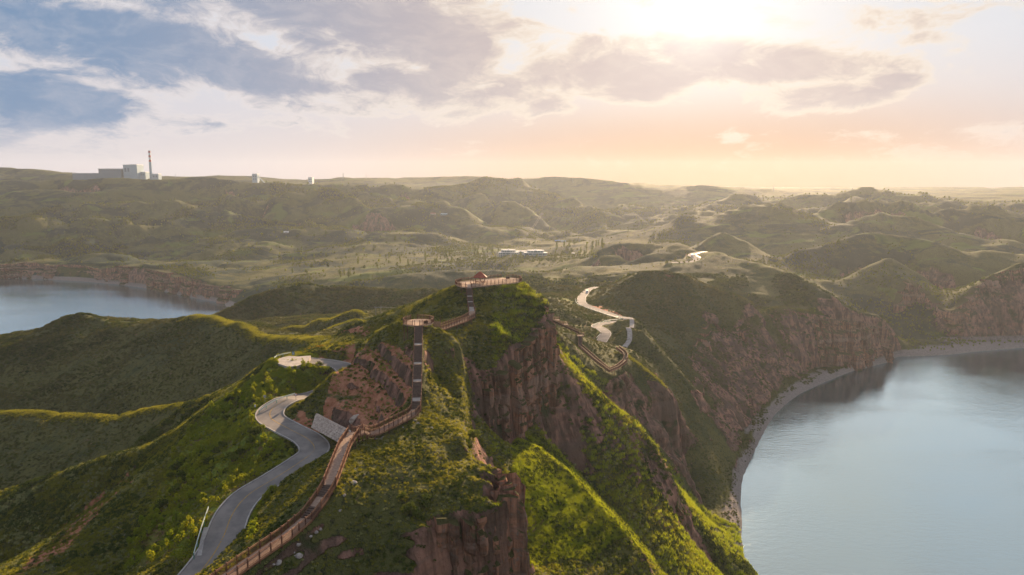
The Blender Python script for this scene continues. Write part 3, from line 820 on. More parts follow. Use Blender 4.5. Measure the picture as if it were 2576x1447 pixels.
def ground_material():
    m = bpy.data.materials.new('ground_cover')
    m.use_nodes = True
    m.node_tree.nodes.clear()
    N = NT(m.node_tree)
    out = N.node('ShaderNodeOutputMaterial')
    bs = N.node('ShaderNodeBsdfPrincipled')
    at = N.node('ShaderNodeAttribute', attribute_name='ground')
    sp = N.node('ShaderNodeSeparateColor'); N.l.new(at.outputs['Color'], sp.inputs[0])
    rock, soil, lush = sp.outputs
    geo = N.node('ShaderNodeNewGeometry')
    P = geo.outputs['Position']
    px = N.node('ShaderNodeSeparateXYZ'); N.l.new(P, px.inputs[0])
    nb = N.noise(P, 0.012, 5, 0.6)
    nm = N.noise(P, 0.09, 5, 0.62)
    nf = N.noise(P, 0.9, 4, 0.65)
    nff = N.noise(P, 4.0, 3, 0.6)
    # grass: dry olive to fresh green, darker bush specks
    grass = N.mix(N.ramp(nm, 0.36, 0.64), (0.044, 0.062, 0.022), (0.100, 0.102, 0.028))
    grass = N.mix(N.ramp(nb, 0.40, 0.62), grass, (0.105, 0.105, 0.030))
    grass = N.mix(N.ramp(nf, 0.5, 0.68), grass, (0.018, 0.027, 0.013))
    grass = N.mix(N.math('MULTIPLY', N.ramp(nff, 0.5, 0.7), 0.4), grass, (0.10, 0.085, 0.035))
    # patchwork of woods and fields far away
    fld = N.noise(N.vmath('MULTIPLY', P, (0.6, 1.4, 0.3)), 0.02, 4, 0.6, 0.6)
    bare0 = N.noise(P, 0.13, 5, 0.65)
    lushc = N.mix(N.ramp(nf, 0.35, 0.65), (0.11, 0.155, 0.022), (0.20, 0.22, 0.028))
    lushc = N.mix(N.math('MULTIPLY', N.ramp(bare0, 0.50, 0.60), 0.8), lushc, (0.17, 0.095, 0.055))
    dist = N.vmath('LENGTH', N.vmath('MULTIPLY', P, (1, 1, 0)))
    woods = N.noise(N.vmath('MULTIPLY', P, (0.8, 1.0, 1.5)), 0.011, 8, 0.68, 0.5)
    grass = N.mix(N.math('MULTIPLY', N.ramp(woods, 0.47, 0.55), N.ramp(dist, 500, 900)), grass, (0.014, 0.034, 0.022))
    grass = N.mix(N.math('MULTIPLY', N.ramp(fld, 0.56, 0.64), N.ramp(dist, 500, 900, 0.0, 0.7)), grass, (0.11, 0.15, 0.022))
    grass = N.mix(N.math('MULTIPLY', lush, N.ramp(nf, 0.25, 0.6, 0.75, 1.0)), grass, lushc)
    # soil
    sn = N.noise(N.vmath('MULTIPLY', P, (1, 1, 0.35)), 0.55, 5, 0.65)
    soilc = N.mix(N.ramp(sn, 0.3, 0.7), (0.30, 0.115, 0.060), (0.50, 0.235, 0.14))
    sband = N.noise(N.vmath('MULTIPLY', P, (0.10, 0.10, 1)), 0.30, 3, 0.6)
    soilf = N.ramp(N.math('ADD', N.math('ADD', N.math('MULTIPLY', soil, 0.66), N.math('MULTIPLY', N.math('SUBTRACT', nm, 0.5), 0.7)), N.math('MULTIPLY', N.math('SUBTRACT', sband, 0.5), 1.1)), 0.42, 0.52)
    grass = N.mix(soilf, grass, soilc)
    # stray bare patches
    bare = N.noise(P, 0.16, 6, 0.7, 0.4)
    grass = N.mix(N.math('MULTIPLY', N.ramp(bare, 0.63, 0.70), 0.7), grass, (0.20, 0.13, 0.09))
    # rock: vertical streaks and strata
    rv = N.noise(N.vmath('MULTIPLY', P, (1, 1, 0.09)), 0.42, 6, 0.62)
    rs = N.noise(N.vmath('MULTIPLY', P, (0.06, 0.06, 1)), 0.45, 4, 0.6, 0.3)
    rockc = N.mix(N.ramp(rv, 0.34, 0.62), (0.10, 0.052, 0.040), (0.40, 0.215, 0.155))
    rv2 = N.noise(N.vmath('MULTIPLY', P, (1, 1, 0.10)), 0.10, 4, 0.6)
    rockc = N.mix(N.math('MULTIPLY', N.ramp(rv2, 0.46, 0.60), 0.7), rockc, (0.055, 0.045, 0.032))
    rockc = N.mix(N.math('MULTIPLY', N.ramp(rs, 0.42, 0.60), 0.55), rockc, (0.15, 0.105, 0.085))
    rockc = N.mix(N.ramp(nm, 0.55, 0.66), rockc, (0.050, 0.058, 0.024))
    rf = N.ramp(N.math('ADD', rock, N.math('MULTIPLY', N.math('SUBTRACT', nf, 0.5), 0.9)), 0.38, 0.62)
    colr = N.mix(rf, grass, rockc)
    # washed beach above the water
    bz = N.ramp(px.outputs[2], 4.6, 6.2, 1.0, 0.0)
    colr = N.mix(bz, colr, N.mix(N.ramp(nf, 0.3, 0.7), (0.19, 0.16, 0.145), (0.30, 0.26, 0.235)))
    N.put(bs.inputs['Base Color'], colr)
    bs.inputs['Roughness'].default_value = 0.95
    bs.inputs['Specular IOR Level'].default_value = 0.1
    # relief
    b1 = N.node('ShaderNodeBump'); b1.inputs['Distance'].default_value = 1.6; b1.inputs['Strength'].default_value = 0.9
    hh = N.math('ADD', N.math('MULTIPLY', nf, 0.6), N.math('MULTIPLY', nff, 0.25))
    hr = N.math('MULTIPLY', rv, 2.0)
    N.put(b1.inputs['Height'], N.math('ADD', hh, N.math('MULTIPLY', hr, rf)))
    N.l.new(b1.outputs[0], bs.inputs['Normal'])
    N.l.new(bs.outputs[0], out.inputs[0])
    return m


terrain, GRID = build_land()


# ------------------------------------------------------------------ water
def build_water():
    m = bpy.data.materials.new('lake_water')
    m.use_nodes = True; m.node_tree.nodes.clear()
    N = NT(m.node_tree)
    out = N.node('ShaderNodeOutputMaterial'); bs = N.node('ShaderNodeBsdfPrincipled')
    bs.inputs['Base Color'].default_value = (0.035, 0.075, 0.095, 1)
    bs.inputs['Roughness'].default_value = 0.9
    bs.inputs['Specular IOR Level'].default_value = 0.0
    gl = N.node('ShaderNodeBsdfGlossy'); gl.inputs['Roughness'].default_value = 0.06; gl.inputs['Color'].default_value = (0.75, 0.92, 1.0, 1)
    fr = N.node('ShaderNodeFresnel'); fr.inputs['IOR'].default_value = 1.45
    geo = N.node('ShaderNodeNewGeometry')
    P = N.vmath('MULTIPLY', geo.outputs['Position'], (0.55, 1.25, 1))
    w1 = N.noise(P, 0.35, 4, 0.6, 0.3); w2 = N.noise(P, 1.3, 3, 0.6)
    b = N.node('ShaderNodeBump'); b.inputs['Distance'].default_value = 0.5; b.inputs['Strength'].default_value = 0.2
    patch = N.noise(P, 0.012, 4, 0.6, 0.5); N.put(b.inputs['Strength'], N.ramp(patch, 0.3, 0.7, 0.14, 0.46))
    N.put(b.inputs['Height'], N.math('ADD', w1, N.math('MULTIPLY', w2, 0.35)))
    N.l.new(b.outputs[0], gl.inputs['Normal']); mx = N.node('ShaderNodeMixShader')
    N.put(mx.inputs[0], N.math('ADD', N.math('MULTIPLY', fr.outputs[0], 0.9), 0.42, clamp=True)); N.l.new(bs.outputs[0], mx.inputs[1]); N.l.new(gl.outputs[0], mx.inputs[2]); N.l.new(mx.outputs[0], out.inputs[0])
    for pts in ([(15, -1500), (2400, -1500), (2400, 1000), (70, 1000), (60, 400)], [(-3000, 380), (-60, 450), (-60, 1500), (-3000, 1500)]):
        me = bpy.data.meshes.new('lake'); me.from_pydata([(x, y, 0.0) for x, y in pts], [], [list(range(len(pts)))])
        o = bpy.data.objects.new('lake', me); COL.objects.link(o); me.materials.append(m); o['kind'] = 'structure'


build_water()


def build_haze():
    me = bpy.data.meshes.new('haze')
    x, y0, y1, z0, z1 = 3560, -3560, 3560, -12, 275
    v = [(-x, y0, z0), (x, y0, z0), (x, y1, z0), (-x, y1, z0), (-x, y0, z1), (x, y0, z1), (x, y1, z1), (-x, y1, z1)]
    me.from_pydata(v, [], [(0, 3, 2, 1), (4, 5, 6, 7), (0, 1, 5, 4), (1, 2, 6, 5), (2, 3, 7, 6), (3, 0, 4, 7)])
    o = bpy.data.objects.new('haze', me); COL.objects.link(o); o['kind'] = 'stuff'
    m = bpy.data.materials.new('evening_haze'); m.use_nodes = True; m.node_tree.nodes.clear()
    N = NT(m.node_tree); out = N.node('ShaderNodeOutputMaterial'); pv = N.node('ShaderNodeVolumePrincipled')
    pv.inputs['Color'].default_value = (0.76, 0.85, 1.0, 1)
    pv.inputs['Density'].default_value = 0.000058
    pv.inputs['Anisotropy'].default_value = 0.5
    N.l.new(pv.outputs[0], out.inputs['Volume'])
    me.materials.append(m)


build_haze()


# ------------------------------------------------------------------ mesh and object helpers
def ground_z(x, y):
    g = GRID
    r = math.hypot(x, y); u = math.log(max(r, 38.1)); t = math.atan2(x, y)
    i = int(np.clip(np.searchsorted(g['us'], u) - 1, 0, len(g['us']) - 2)); j = int(np.clip(np.searchsorted(g['th'], t) - 1, 0, g['nf'] - 2))
    fi = (u - g['us'][i]) / (g['us'][i + 1] - g['us'][i]); fj = (t - g['th'][j]) / (g['th'][j + 1] - g['th'][j])
    Z = g['Z0']
    return float(Z[i, j] * (1 - fi) * (1 - fj) + Z[i + 1, j] * fi * (1 - fj) + Z[i, j + 1] * (1 - fi) * fj + Z[i + 1, j + 1] * fi * fj)


class MB:
    """collects boxes, bars and rings; build() links them as ONE mesh object"""
    def __init__(self): self.v = []; self.f = []
    def quadbox(self, pts8):
        b = len(self.v); self.v += [tuple(p) for p in pts8]
        for f in ((0, 3, 2, 1), (4, 5, 6, 7), (0, 1, 5, 4), (1, 2, 6, 5), (2, 3, 7, 6), (3, 0, 4, 7)): self.f.append(tuple(b + k for k in f))
    def box(self, cx, cy, cz, sx, sy, sz, rz=0.0):
        c, s = math.cos(rz), math.sin(rz); P = []
        for dz in (-sz / 2, sz / 2):
            for dx, dy in ((-sx / 2, -sy / 2), (sx / 2, -sy / 2), (sx / 2, sy / 2), (-sx / 2, sy / 2)):
                P.append((cx + dx * c - dy * s, cy + dx * s + dy * c, cz + dz))
        self.quadbox(P)
    def bar(self, a, b, w, h):
        a = Vector(a); b = Vector(b); d = (b - a)
        if d.length < 1e-6: return
        d.normalize(); side = d.cross(Vector((0, 0, 1)))
        if side.length < 1e-3: side = Vector((1, 0, 0))
        side.normalize(); up = side.cross(d)
        P = []
        for p in (a, b):
            for sx, sz in ((-1, -1), (1, -1), (1, 1), (-1, 1)): P.append(p + side * sx * w / 2 + up * sz * h / 2)
        bb = len(self.v); self.v += [tuple(p) for p in P]
        for f in ((0, 1, 2, 3), (7, 6, 5, 4), (0, 4, 5, 1), (1, 5, 6, 2), (2, 6, 7, 3), (3, 7, 4, 0)): self.f.append(tuple(bb + k for k in f))
    def tube(self, a, b, r0, r1, n=8, cap=True):
        a = Vector(a); b = Vector(b); d = (b - a).normalized()
        s = d.cross(Vector((0, 0, 1)));
        if s.length < 1e-3: s = Vector((1, 0, 0))
        s.normalize(); t = d.cross(s); bb = len(self.v)
        for p, r in ((a, r0), (b, r1)):
            for k in range(n):
                an = 2 * math.pi * k / n; self.v.append(tuple(p + (s * math.cos(an) + t * math.sin(an)) * r))
        for k in range(n): k2 = (k + 1) % n; self.f.append((bb + k, bb + k2, bb + n + k2, bb + n + k))
        if cap: self.f.append(tuple(bb + n + k for k in range(n))); self.f.append(tuple(bb + n - 1 - k for k in range(n)))
    def disc(self, outline, z0, z1):
        n = len(outline); bb = len(self.v)
        self.v += [(x, y, z0) for x, y in outline] + [(x, y, z1) for x, y in outline]
        self.f.append(tuple(bb + n + k for k in range(n))); self.f.append(tuple(bb + n - 1 - k for k in range(n)))
        for k in range(n): k2 = (k + 1) % n; self.f.append((bb + k, bb + k2, bb + n + k2, bb + n + k))
    def mesh(self, name, mat, off=(0, 0, 0)):
        me = bpy.data.meshes.new(name)
        me.from_pydata([(x - off[0], y - off[1], z - off[2]) for x, y, z in self.v], [], self.f)
        me.materials.append(mat); me.update()
        return me
    def build(self, name, mat, parent=None, off=None, smooth=False):
        if off is None: off = parent.location if parent is not None else (0, 0, 0)
        me = self.mesh(name, mat, off)
        if smooth: me.shade_smooth()
        o = bpy.data.objects.new(name, me); COL.objects.link(o)
        if parent is not None: o.parent = parent
        return o


def put(name, me, parent, loc=(0, 0, 0), rz=0.0):
    o = bpy.data.objects.new(name, me); COL.objects.link(o); o.location = loc; o.rotation_euler = (0, 0, rz)
    if parent is not None: o.parent = parent
    return o


def thing(name, label, cat, loc=(0, 0, 0), rz=0.0, group=None):
    o = bpy.data.objects.new(name, None); COL.objects.link(o)
    o.location = loc; o.rotation_euler = (0, 0, rz); o['label'] = label; o['category'] = cat
    if group: o['group'] = group
    o.empty_display_size = 0.5
    return o


def tag(o, label, cat, group=None):
    o['label'] = label; o['category'] = cat
    if group: o['group'] = group
    return o


def mat(name, col, rough=0.8, var=0.0, scale=3.0, col2=None, spec=0.3, metal=0.0, bump=0.0, stretch=(1, 1, 1)):
    m = bpy.data.materials.new(name); m.use_nodes = True; m.node_tree.nodes.clear()
    N = NT(m.node_tree); out = N.node('ShaderNodeOutputMaterial'); bs = N.node('ShaderNodeBsdfPrincipled')
    bs.inputs['Roughness'].default_value = rough; bs.inputs['Specular IOR Level'].default_value = spec; bs.inputs['Metallic'].default_value = metal
    tc = N.node('ShaderNodeNewGeometry'); P = N.vmath('MULTIPLY', tc.outputs['Position'], stretch)
    n = N.noise(P, scale, 4, 0.6)
    c2 = col2 or tuple(c * (1 - var) for c in col)
    N.put(bs.inputs['Base Color'], N.mix(N.ramp(n, 0.35, 0.65), col, c2))
    if bump:
        b = N.node('ShaderNodeBump'); b.inputs['Distance'].default_value = bump; b.inputs['Strength'].default_value = 0.8
        N.put(b.inputs['Height'], n); N.l.new(b.outputs[0], bs.inputs['Normal'])
    N.l.new(bs.outputs[0], out.inputs[0])
    return m


M = dict(
    wood=mat('brown_stained_wood', (0.150, 0.062, 0.040), 0.55, col2=(0.085, 0.036, 0.026), scale=2.5),
    rail=mat('rail_wood', (0.27, 0.14, 0.08), 0.8, spec=0.15, col2=(0.20, 0.095, 0.055), scale=2.0),
    board=mat('deck_boards', (0.42, 0.30, 0.225), 0.9, spec=0.1, col2=(0.31, 0.215, 0.16), scale=3.0),
    tread=mat('stair_boards', (0.15, 0.105, 0.085), 0.9, spec=0.08, col2=(0.10, 0.072, 0.058), scale=3.0),
    roof=mat('red_roof_tiles', (0.36, 0.085, 0.045), 0.7, col2=(0.24, 0.055, 0.035), scale=2.5),
    asphalt=mat('asphalt', (0.25, 0.225, 0.205), 0.9, col2=(0.17, 0.158, 0.15), scale=0.22, spec=0.12),
    kerb=mat('kerb_concrete', (0.42, 0.40, 0.37), 0.8, col2=(0.33, 0.30, 0.28), scale=1.2),
    concrete=mat('pale_concrete', (0.40, 0.36, 0.32), 0.85, col2=(0.30, 0.26, 0.23), scale=0.8),
    paint=mat('road_paint_yellow', (0.42, 0.26, 0.06), 0.7, col2=(0.30, 0.19, 0.07), scale=1.0),
    white=mat('white_paint', (0.75, 0.76, 0.76), 0.5, col2=(0.60, 0.61, 0.62), scale=0.5),
    greenrail=mat('guardrail_green', (0.08, 0.26, 0.20), 0.4, col2=(0.11, 0.30, 0.24), scale=0.5),
    paleRail=mat('guardrail_beam', (0.62, 0.70, 0.64), 0.35, col2=(0.50, 0.60, 0.55), scale=0.7, spec=0.6),
    steel=mat('weathered_steel', (0.30, 0.31, 0.32), 0.5, col2=(0.20, 0.21, 0.22), scale=1.0, spec=0.5),
    dark=mat('dark_glass', (0.025, 0.028, 0.032), 0.15, spec=0.8),
    rubber=mat('rubber', (0.02, 0.02, 0.02), 0.8),
    red=mat('red_paint', (0.45, 0.05, 0.04), 0.5, col2=(0.33, 0.05, 0.04)),
    blue=mat('blue_sign', (0.03, 0.16, 0.38), 0.5),
    hazed_blue=mat('hazed_cladding', (0.30, 0.42, 0.50), 0.7, col2=(0.24, 0.36, 0.44), scale=0.02),  # distance haze is mixed into this cladding blue
    hazed_dark=mat('hazed_cladding_dark', (0.14, 0.21, 0.27), 0.7, col2=(0.11, 0.18, 0.24), scale=0.02),  # darker cladding, its colour also paled for distance haze
    glassgreen=mat('grey_green_glazing', (0.22, 0.28, 0.27), 0.25, col2=(0.15, 0.20, 0.20), scale=0.2, spec=0.7),
    stone=mat('pale_stone', (0.40, 0.36, 0.33), 0.9, col2=(0.26, 0.22, 0.20), scale=1.3, bump=0.3),
    polewood=mat('grey_pole', (0.34, 0.33, 0.31), 0.8, col2=(0.26, 0.25, 0.24), scale=1),
    bark=mat('bark', (0.11, 0.08, 0.055), 0.9, col2=(0.07, 0.05, 0.035), scale=4),
    masonry=mat('wall_masonry', (0.58, 0.48, 0.39), 0.9, col2=(0.38, 0.29, 0.24), scale=1.9, bump=0.35),
)


# ------------------------------------------------------------------ railings, decks and stairs
POST = MB(); POST.box(0, 0, 0.60, 0.13, 0.13, 1.34); POST.box(0, 0, 1.30, 0.17, 0.17, 0.07); POST_ME = POST.mesh('post', M['wood'])


def railing(root, a, b, bay=1.7, first=True, last=True, gaps=False, balusters=True, up=0.0):
    """posts and rail bays between a and b (deck height points); added as parts of root"""
    a = Vector(a); b = Vector(b); L = (b - a).length
    n = max(1, int(round(L / bay))); R0 = root.location
    for k in range(n + 1):
        if (k == 0 and not first) or (k == n and not last): continue
        p = a.lerp(b, k / n)
        put('post', POST_ME, root, p - R0)
    bl = MB(); hrs = [MB(), MB(), MB()]
    for k in range(n):
        p = a.lerp(b, k / n); q = a.lerp(b, (k + 1) / n); Z = Vector((0, 0, 1))
        hrs[0].bar(p + Z * 1.13, q + Z * 1.13, 0.13, 0.07)
        hrs[1].bar(p + Z * 0.93, q + Z * 0.93, 0.06, 0.06)
        hrs[2].bar(p + Z * 0.10, q + Z * 0.10, 0.06, 0.08)
        if balusters:
            m = max(2, int((q - p).length / 0.17))
            for i in range(1, m):
                c = p.lerp(q, i / m); bl.bar(c + Z * 0.13, c + Z * 0.91, 0.05, 0.05)
    for h, nm in zip(hrs, ('handrail', 'middle_rail', 'bottom_rail')): h.build(nm, M['rail'], root)
    if balusters: o = bl.build('baluster_panel', M['wood'], root); o['kind'] = 'stuff'


def side_offsets(pts, hw):
    """left and right edge points of a path of 3D points, mitred"""
    P = [Vector(p) for p in pts]; Lp, Rp = [], []
    for i, p in enumerate(P):
        ds = []
        if i > 0: d = (P[i] - P[i - 1]); d.z = 0; ds.append(d.normalized())
        if i < len(P) - 1: d = (P[i + 1] - P[i]); d.z = 0; ds.append(d.normalized())
        t = sum(ds, Vector()).normalized(); nrm = Vector((-t.y, t.x, 0)); k = 1.0
        if len(ds) == 2: k = 1 / max(0.5, nrm.dot(Vector((-ds[0].y, ds[0].x, 0))))
        Lp.append(p + nrm * hw * k); Rp.append(p - nrm * hw * k)
    return Lp, Rp


def walkway(root, pts, kinds, hw=1.0, bay=1.7, board=None, supports=True, rail_l=True, rail_r=True, sup_every=3.4, balusters=True, plank=True):
    """kinds[i] is 'deck' or 'stair' for the stretch between node i and i+1"""
    R0 = root.location
    Lp, Rp = side_offsets(pts, hw)
    for i, kd in enumerate(kinds):
        a, b = Vector(pts[i]), Vector(pts[i + 1]); la, lb, ra, rb = Lp[i], Lp[i + 1], Rp[i], Rp[i + 1]
        L = (b - a).length
        Z = Vector((0, 0, 1))
        if kd == 'deck':
            m = MB(); m.quadbox([la - Z * 0.06, ra - Z * 0.06, rb - Z * 0.06, lb - Z * 0.06, la, ra, rb, lb]); m.build('deck_board', board or M['board'], root)
        else:
            lo, hi = (a, b) if a.z < b.z else (b, a)
            n = max(2, int(round((hi.z - lo.z) / 0.17)))
            for k in range(n):
                f0, f1 = (k / n, (k + 1) / n) if a.z < b.z else (1 - (k + 1) / n, 1 - k / n)
                z = lo.z + (k + 1) / n * (hi.z - lo.z)
                q = [la.lerp(lb, f0), ra.lerp(rb, f0), ra.lerp(rb, f1), la.lerp(lb, f1)]
                m = MB(); q = [Vector((p.x, p.y, z)) for p in q]
                m.quadbox([p - Z * 0.07 for p in q] + q)
                # riser board below the front edge
                fr = (q[0], q[1]) if a.z < b.z else (q[3], q[2])
                m.bar(fr[0] - Z * 0.10, fr[1] - Z * 0.10, 0.03, 0.14)
                m.build('step', M['tread'], root)
        # edge beams
        for p, q in ((la, lb), (ra, rb)):
            m = MB(); m.bar(p - Z * 0.18, q - Z * 0.18, 0.10, 0.30); m.build('edge_beam', M['rail'] if kd == 'deck' else M['wood'], root)
        if rail_l: railing(root, la, lb, bay, first=(i == 0), balusters=balusters)
        if rail_r: railing(root, ra, rb, bay, first=(i == 0), balusters=balusters)
        if supports:
            n = max(1, int(L / sup_every))
            for k in range(n):
                for e0, e1 in ((la, lb), (ra, rb)):
                    p = e0.lerp(e1, (k + 0.5) / n); gz = ground_z(p.x, p.y) - 0.4
                    if p.z - 0.1 > gz + 0.25:
                        m = MB(); m.box(p.x, p.y, (p.z - 0.15 + gz) / 2, 0.2, 0.2, p.z - 0.15 - gz); m.build('support_post', M['wood'], root)


def info_panel(x, y, z, rz, label, w=1.1, h=0.75):
    t = thing('information_panel', label, 'sign', (x, y, z), rz)
    m = MB(); m.box(0, 0, 0.55, w, 0.06, h); m.build('board', M['dark'], t, off=(0, 0, 0))
    m = MB(); m.box(0, -0.04, 0.55 + h / 2, w + 0.08, 0.04, 0.05); m.box(0, -0.04, 0.55 - h / 2, w + 0.08, 0.04, 0.05); m.box(-w / 2, -0.04, 0.55, 0.05, 0.04, h); m.box(w / 2, -0.04, 0.55, 0.05, 0.04, h); m.build('frame', M['wood'], t, off=(0, 0, 0))
    for s in (-1, 1):
        m = MB(); m.box(s * w * 0.4, 0.05, 0.3, 0.07, 0.07, 0.8); m.build('leg', M['wood'], t, off=(0, 0, 0))
    return t


def build_walks():
    # near boardwalk: bottom edge of the picture up two short flights
    t = thing('boardwalk', 'long brown wooden boardwalk with two short flights climbing from the bottom edge of the photo', 'boardwalk', NEAR[0])
    walkway(t, NEAR, NEAR_K, 1.0, 1.9)
    t = thing('boardwalk', 'sunlit sloping wooden ramp between two railings above the road bend', 'boardwalk', RAMP[0])
    walkway(t, RAMP, ['deck'] * (len(RAMP) - 1), 1.05, 1.7)
    t = thing('boardwalk', 'zigzag wooden walkway leading right to the foot of the long staircase', 'boardwalk', ZIG[0])
    walkway(t, ZIG, ZIG_K, 0.95, 1.35)
    t = thing('staircase', 'long straight dark wooden staircase rising to the round viewing platform', 'staircase', LONG[0])
    walkway(t, LONG, LONG_K, 0.98, 2.6, board=M['concrete'], supports=False, balusters=False)
    # round platform
    c = ROUND_C; t = thing('viewing_platform', 'round wooden viewing platform with railing at the top of the long staircase', 'viewing platform', c)
    n = 14; ring = [(c[0] + 4.1 * math.sin(2 * math.pi * k / n), c[1] - 4.4 * math.cos(2 * math.pi * k / n)) for k in range(n)]
    ring = [(c[0] + 4.0 * math.sin(2 * math.pi * (k + 0.5) / n), c[1] - 4.5 * math.cos(2 * math.pi * (k + 0.5) / n)) for k in range(n)]
    m = MB(); m.disc(ring, c[2] - 0.3, c[2]); m.build('deck', M['board'], t)
    for k in range(n):
        if k in (n - 1, 7): continue           # openings for the stairs and the onward path
        a, b = ring[k], ring[(k + 1) % n]
        railing(t, (*a, c[2]), (*b, c[2]), 1.9, last=(k in (n - 2, 6)))
    for k in (1, 3, 11, 12):
        m = MB(); p = ring[k]; gz = ground_z(*p) - 0.5; m.box(p[0] * .98 + c[0] * .02, p[1] + .3, (c[2] - 0.3 + gz) / 2, 0.2, 0.2, c[2] - 0.3 - gz); m.build('support_post', M['wood'], t)
    info_panel(c[0] + 2.3, c[1] - 3.0, c[2] + 0.02, 0.45, 'dark information board at the right front rail of the round platform')
    # middle walk and upper stairs
    t = thing('boardwalk', 'wooden walkway crossing the saddle between the round platform and the upper stairs', 'boardwalk', MIDW[0])
    walkway(t, MIDW, ['deck'] * (len(MIDW) - 1), 0.95, 1.45)
    t = thing('staircase', 'narrow dark staircase climbing to the upper platform with the pavilion', 'staircase', UPST[0])
    walkway(t, UPST, UPST_K, 0.85, 1.5, board=M['concrete'], supports=False, balusters=False)
    # upper platform
    P = UPPER; z = P[0][2]
    t = thing('viewing_platform', 'large wooden hilltop platform with railing around the red roofed pavilion', 'viewing platform', (P[0][0], P[0][1], z))
    m = MB(); m.disc([(p[0], p[1]) for p in P], z - 0.3, z); m.build('deck', M['board'], t)
    n = len(P)
    for k in range(n):
        if k == UPPER_GAP or k == UPPER_GAP2: continue
        railing(t, P[k], P[(k + 1) % n], 1.6, last=(k + 1 in (UPPER_GAP, UPPER_GAP2)), balusters=True)
    for a, b in zip(INNER[:-1], INNER[1:]): railing(t, a, b, 1.6, last=False, balusters=False)
    for k in range(0, n, 2):
        p = P[k]; gz = ground_z(p[0], p[1]) - 0.6
        if z - 0.3 > gz + 0.3:
            m = MB(); m.box(p[0], p[1] + 0.15, (z - 0.3 + gz) / 2, 0.2, 0.2, z - 0.3 - gz); m.build('support_post', M['wood'], t)
    q = pix(1156.5, 719.5, 220.5); info_panel(q[0], q[1] + .5, z + 0.02, -0.3, 'small dark board at the left front corner of the hilltop platform', 0.8, 0.6)
    q = pix(1277.5, 703, 235.3); info_panel(q[0], q[1], z + 0.02, 0.1, 'dark board beside the far railing gap of the hilltop platform', 1.2, 0.7)
    # pavilion
    c = Vector((pix(1207.5, 712, 226.5)[0], 228.0, z))
    t = thing('pavilion', 'small open pavilion with red hipped roof on the hilltop platform', 'pavilion', c)
    for k in range(6):
        an = math.pi / 6 + k * math.pi / 3
        m = MB(); m.tube((1.75 * math.cos(an), 1.75 * math.sin(an), 0), (1.75 * math.cos(an), 1.75 * math.sin(an), 1.95), 0.11, 0.10, 8); m.build('column', M['wood'], t, off=(0, 0, 0))
    m = MB()
    for k in range(6):
        a0 = math.pi / 6 + k * math.pi / 3; a1 = a0 + math.pi / 3
        m.bar((1.75 * math.cos(a0), 1.75 * math.sin(a0), 1.86), (1.75 * math.cos(a1), 1.75 * math.sin(a1), 1.86), 0.12, 0.16)
    m.build('eave_beam', M['wood'], t, off=(0, 0, 0))
    m = MB(); prof = [(2.62, 1.78), (2.55, 1.86), (1.75, 2.42), (0.95, 3.02), (0.35, 3.44), (0.0, 3.66)]
    for r, zz in prof:
        for k in range(6):
            an = math.pi / 6 + k * math.pi / 3; m.v.append((r * math.cos(an), r * math.sin(an), zz))
    for i in range(len(prof) - 1):
        for k in range(6): k2 = (k + 1) % 6; m.f.append((i * 6 + k, i * 6 + k2, i * 6 + 6 + k2, i * 6 + 6 + k))
    m.f.append((5, 4, 3, 2, 1, 0))
    rf = m.build('roof', M['roof'], t, off=(0, 0, 0))
    m = MB()
    for k in range(6):
        an = math.pi / 6 + k * math.pi / 3
        for (r0, z0), (r1, z1) in zip(prof[1:-1], prof[2:]):
            m.bar((r0 * math.cos(an), r0 * math.sin(an), z0 + .03), (r1 * math.cos(an), r1 * math.sin(an), z1 + .03), 0.10, 0.08)
    o = m.build('ridge_tiles', M['roof'], rf, off=(0, 0, 0))
    m = MB(); m.tube((0, 0, 3.6), (0, 0, 3.85), 0.12, 0.03, 8); m.build('finial', M['roof'], t, off=(0, 0, 0))
    for k, (dx, dy, lb) in enumerate([(-0.9, -0.5, 'left'), (0.8, 0.1, 'right')]):
        tb = thing('picnic_table', 'small pale table under the %s half of the red pavilion roof' % lb, 'table', (c.x + dx, c.y + dy, z + 0.01), 0.3 * k, 'picnic tables under the pavilion')
        m = MB(); m.box(0, 0, 0.6, 0.9, 0.6, 0.06); m.build('table_top', M['board'], tb, off=(0, 0, 0))
        for sx in (-1, 1):
            m = MB(); m.box(sx * 0.32, 0, 0.29, 0.08, 0.4, 0.58); m.build('leg', M['wood'], tb, off=(0, 0, 0))
            m = MB(); m.box(0, sx * 0.55, 0.34, 0.85, 0.22, 0.05); m.box(-0.3, sx * 0.55, 0.16, 0.06, 0.16, 0.32); m.box(0.3, sx * 0.55, 0.16, 0.06, 0.16, 0.32); m.build('bench', M['rail'], tb, off=(0, 0, 0))
    # far walkway on the dark spur behind the cliff
    t = thing('boardwalk', 'distant stepped walkway running down behind the cliff to the stair tower', 'boardwalk', FARW1[0])
    walkway(t, FARW1, FARW1_K, 1.0, 2.2, supports=False, balusters=False, board=M['board'])
    for k, (px, py, Y) in enumerate([(1395, 806, 306), (1416.5, 817, 318)]):
        q = pix(px, py, Y); b = thing('landing', ['upper', 'lower'][k] + ' sunlit landing of the distant stepped walkway left of the stair tower', 'landing', q)
        m = MB(); m.box(q[0], q[1], q[2] + 0.1, 4.6, 2.6, 0.2); m.build('deck', M['board'], b)
        for s in (-1.25, 1.25): railing(b, (q[0] - 2.2, q[1] + s, q[2] + .2), (q[0] + 2.2, q[1] + s, q[2] + .2), 2.2, balusters=False)
    t = thing('boardwalk', 'distant dark walkway descending below the stair tower and turning uphill at its low corner', 'boardwalk', FARW2[0])
    walkway(t, FARW2, ['stair' if k == 0 else 'deck' for k in range(len(FARW2) - 1)], 0.85, 2.2, supports=True, sup_every=7, balusters=True, board=M['tread'])
    q = FARW2[0]
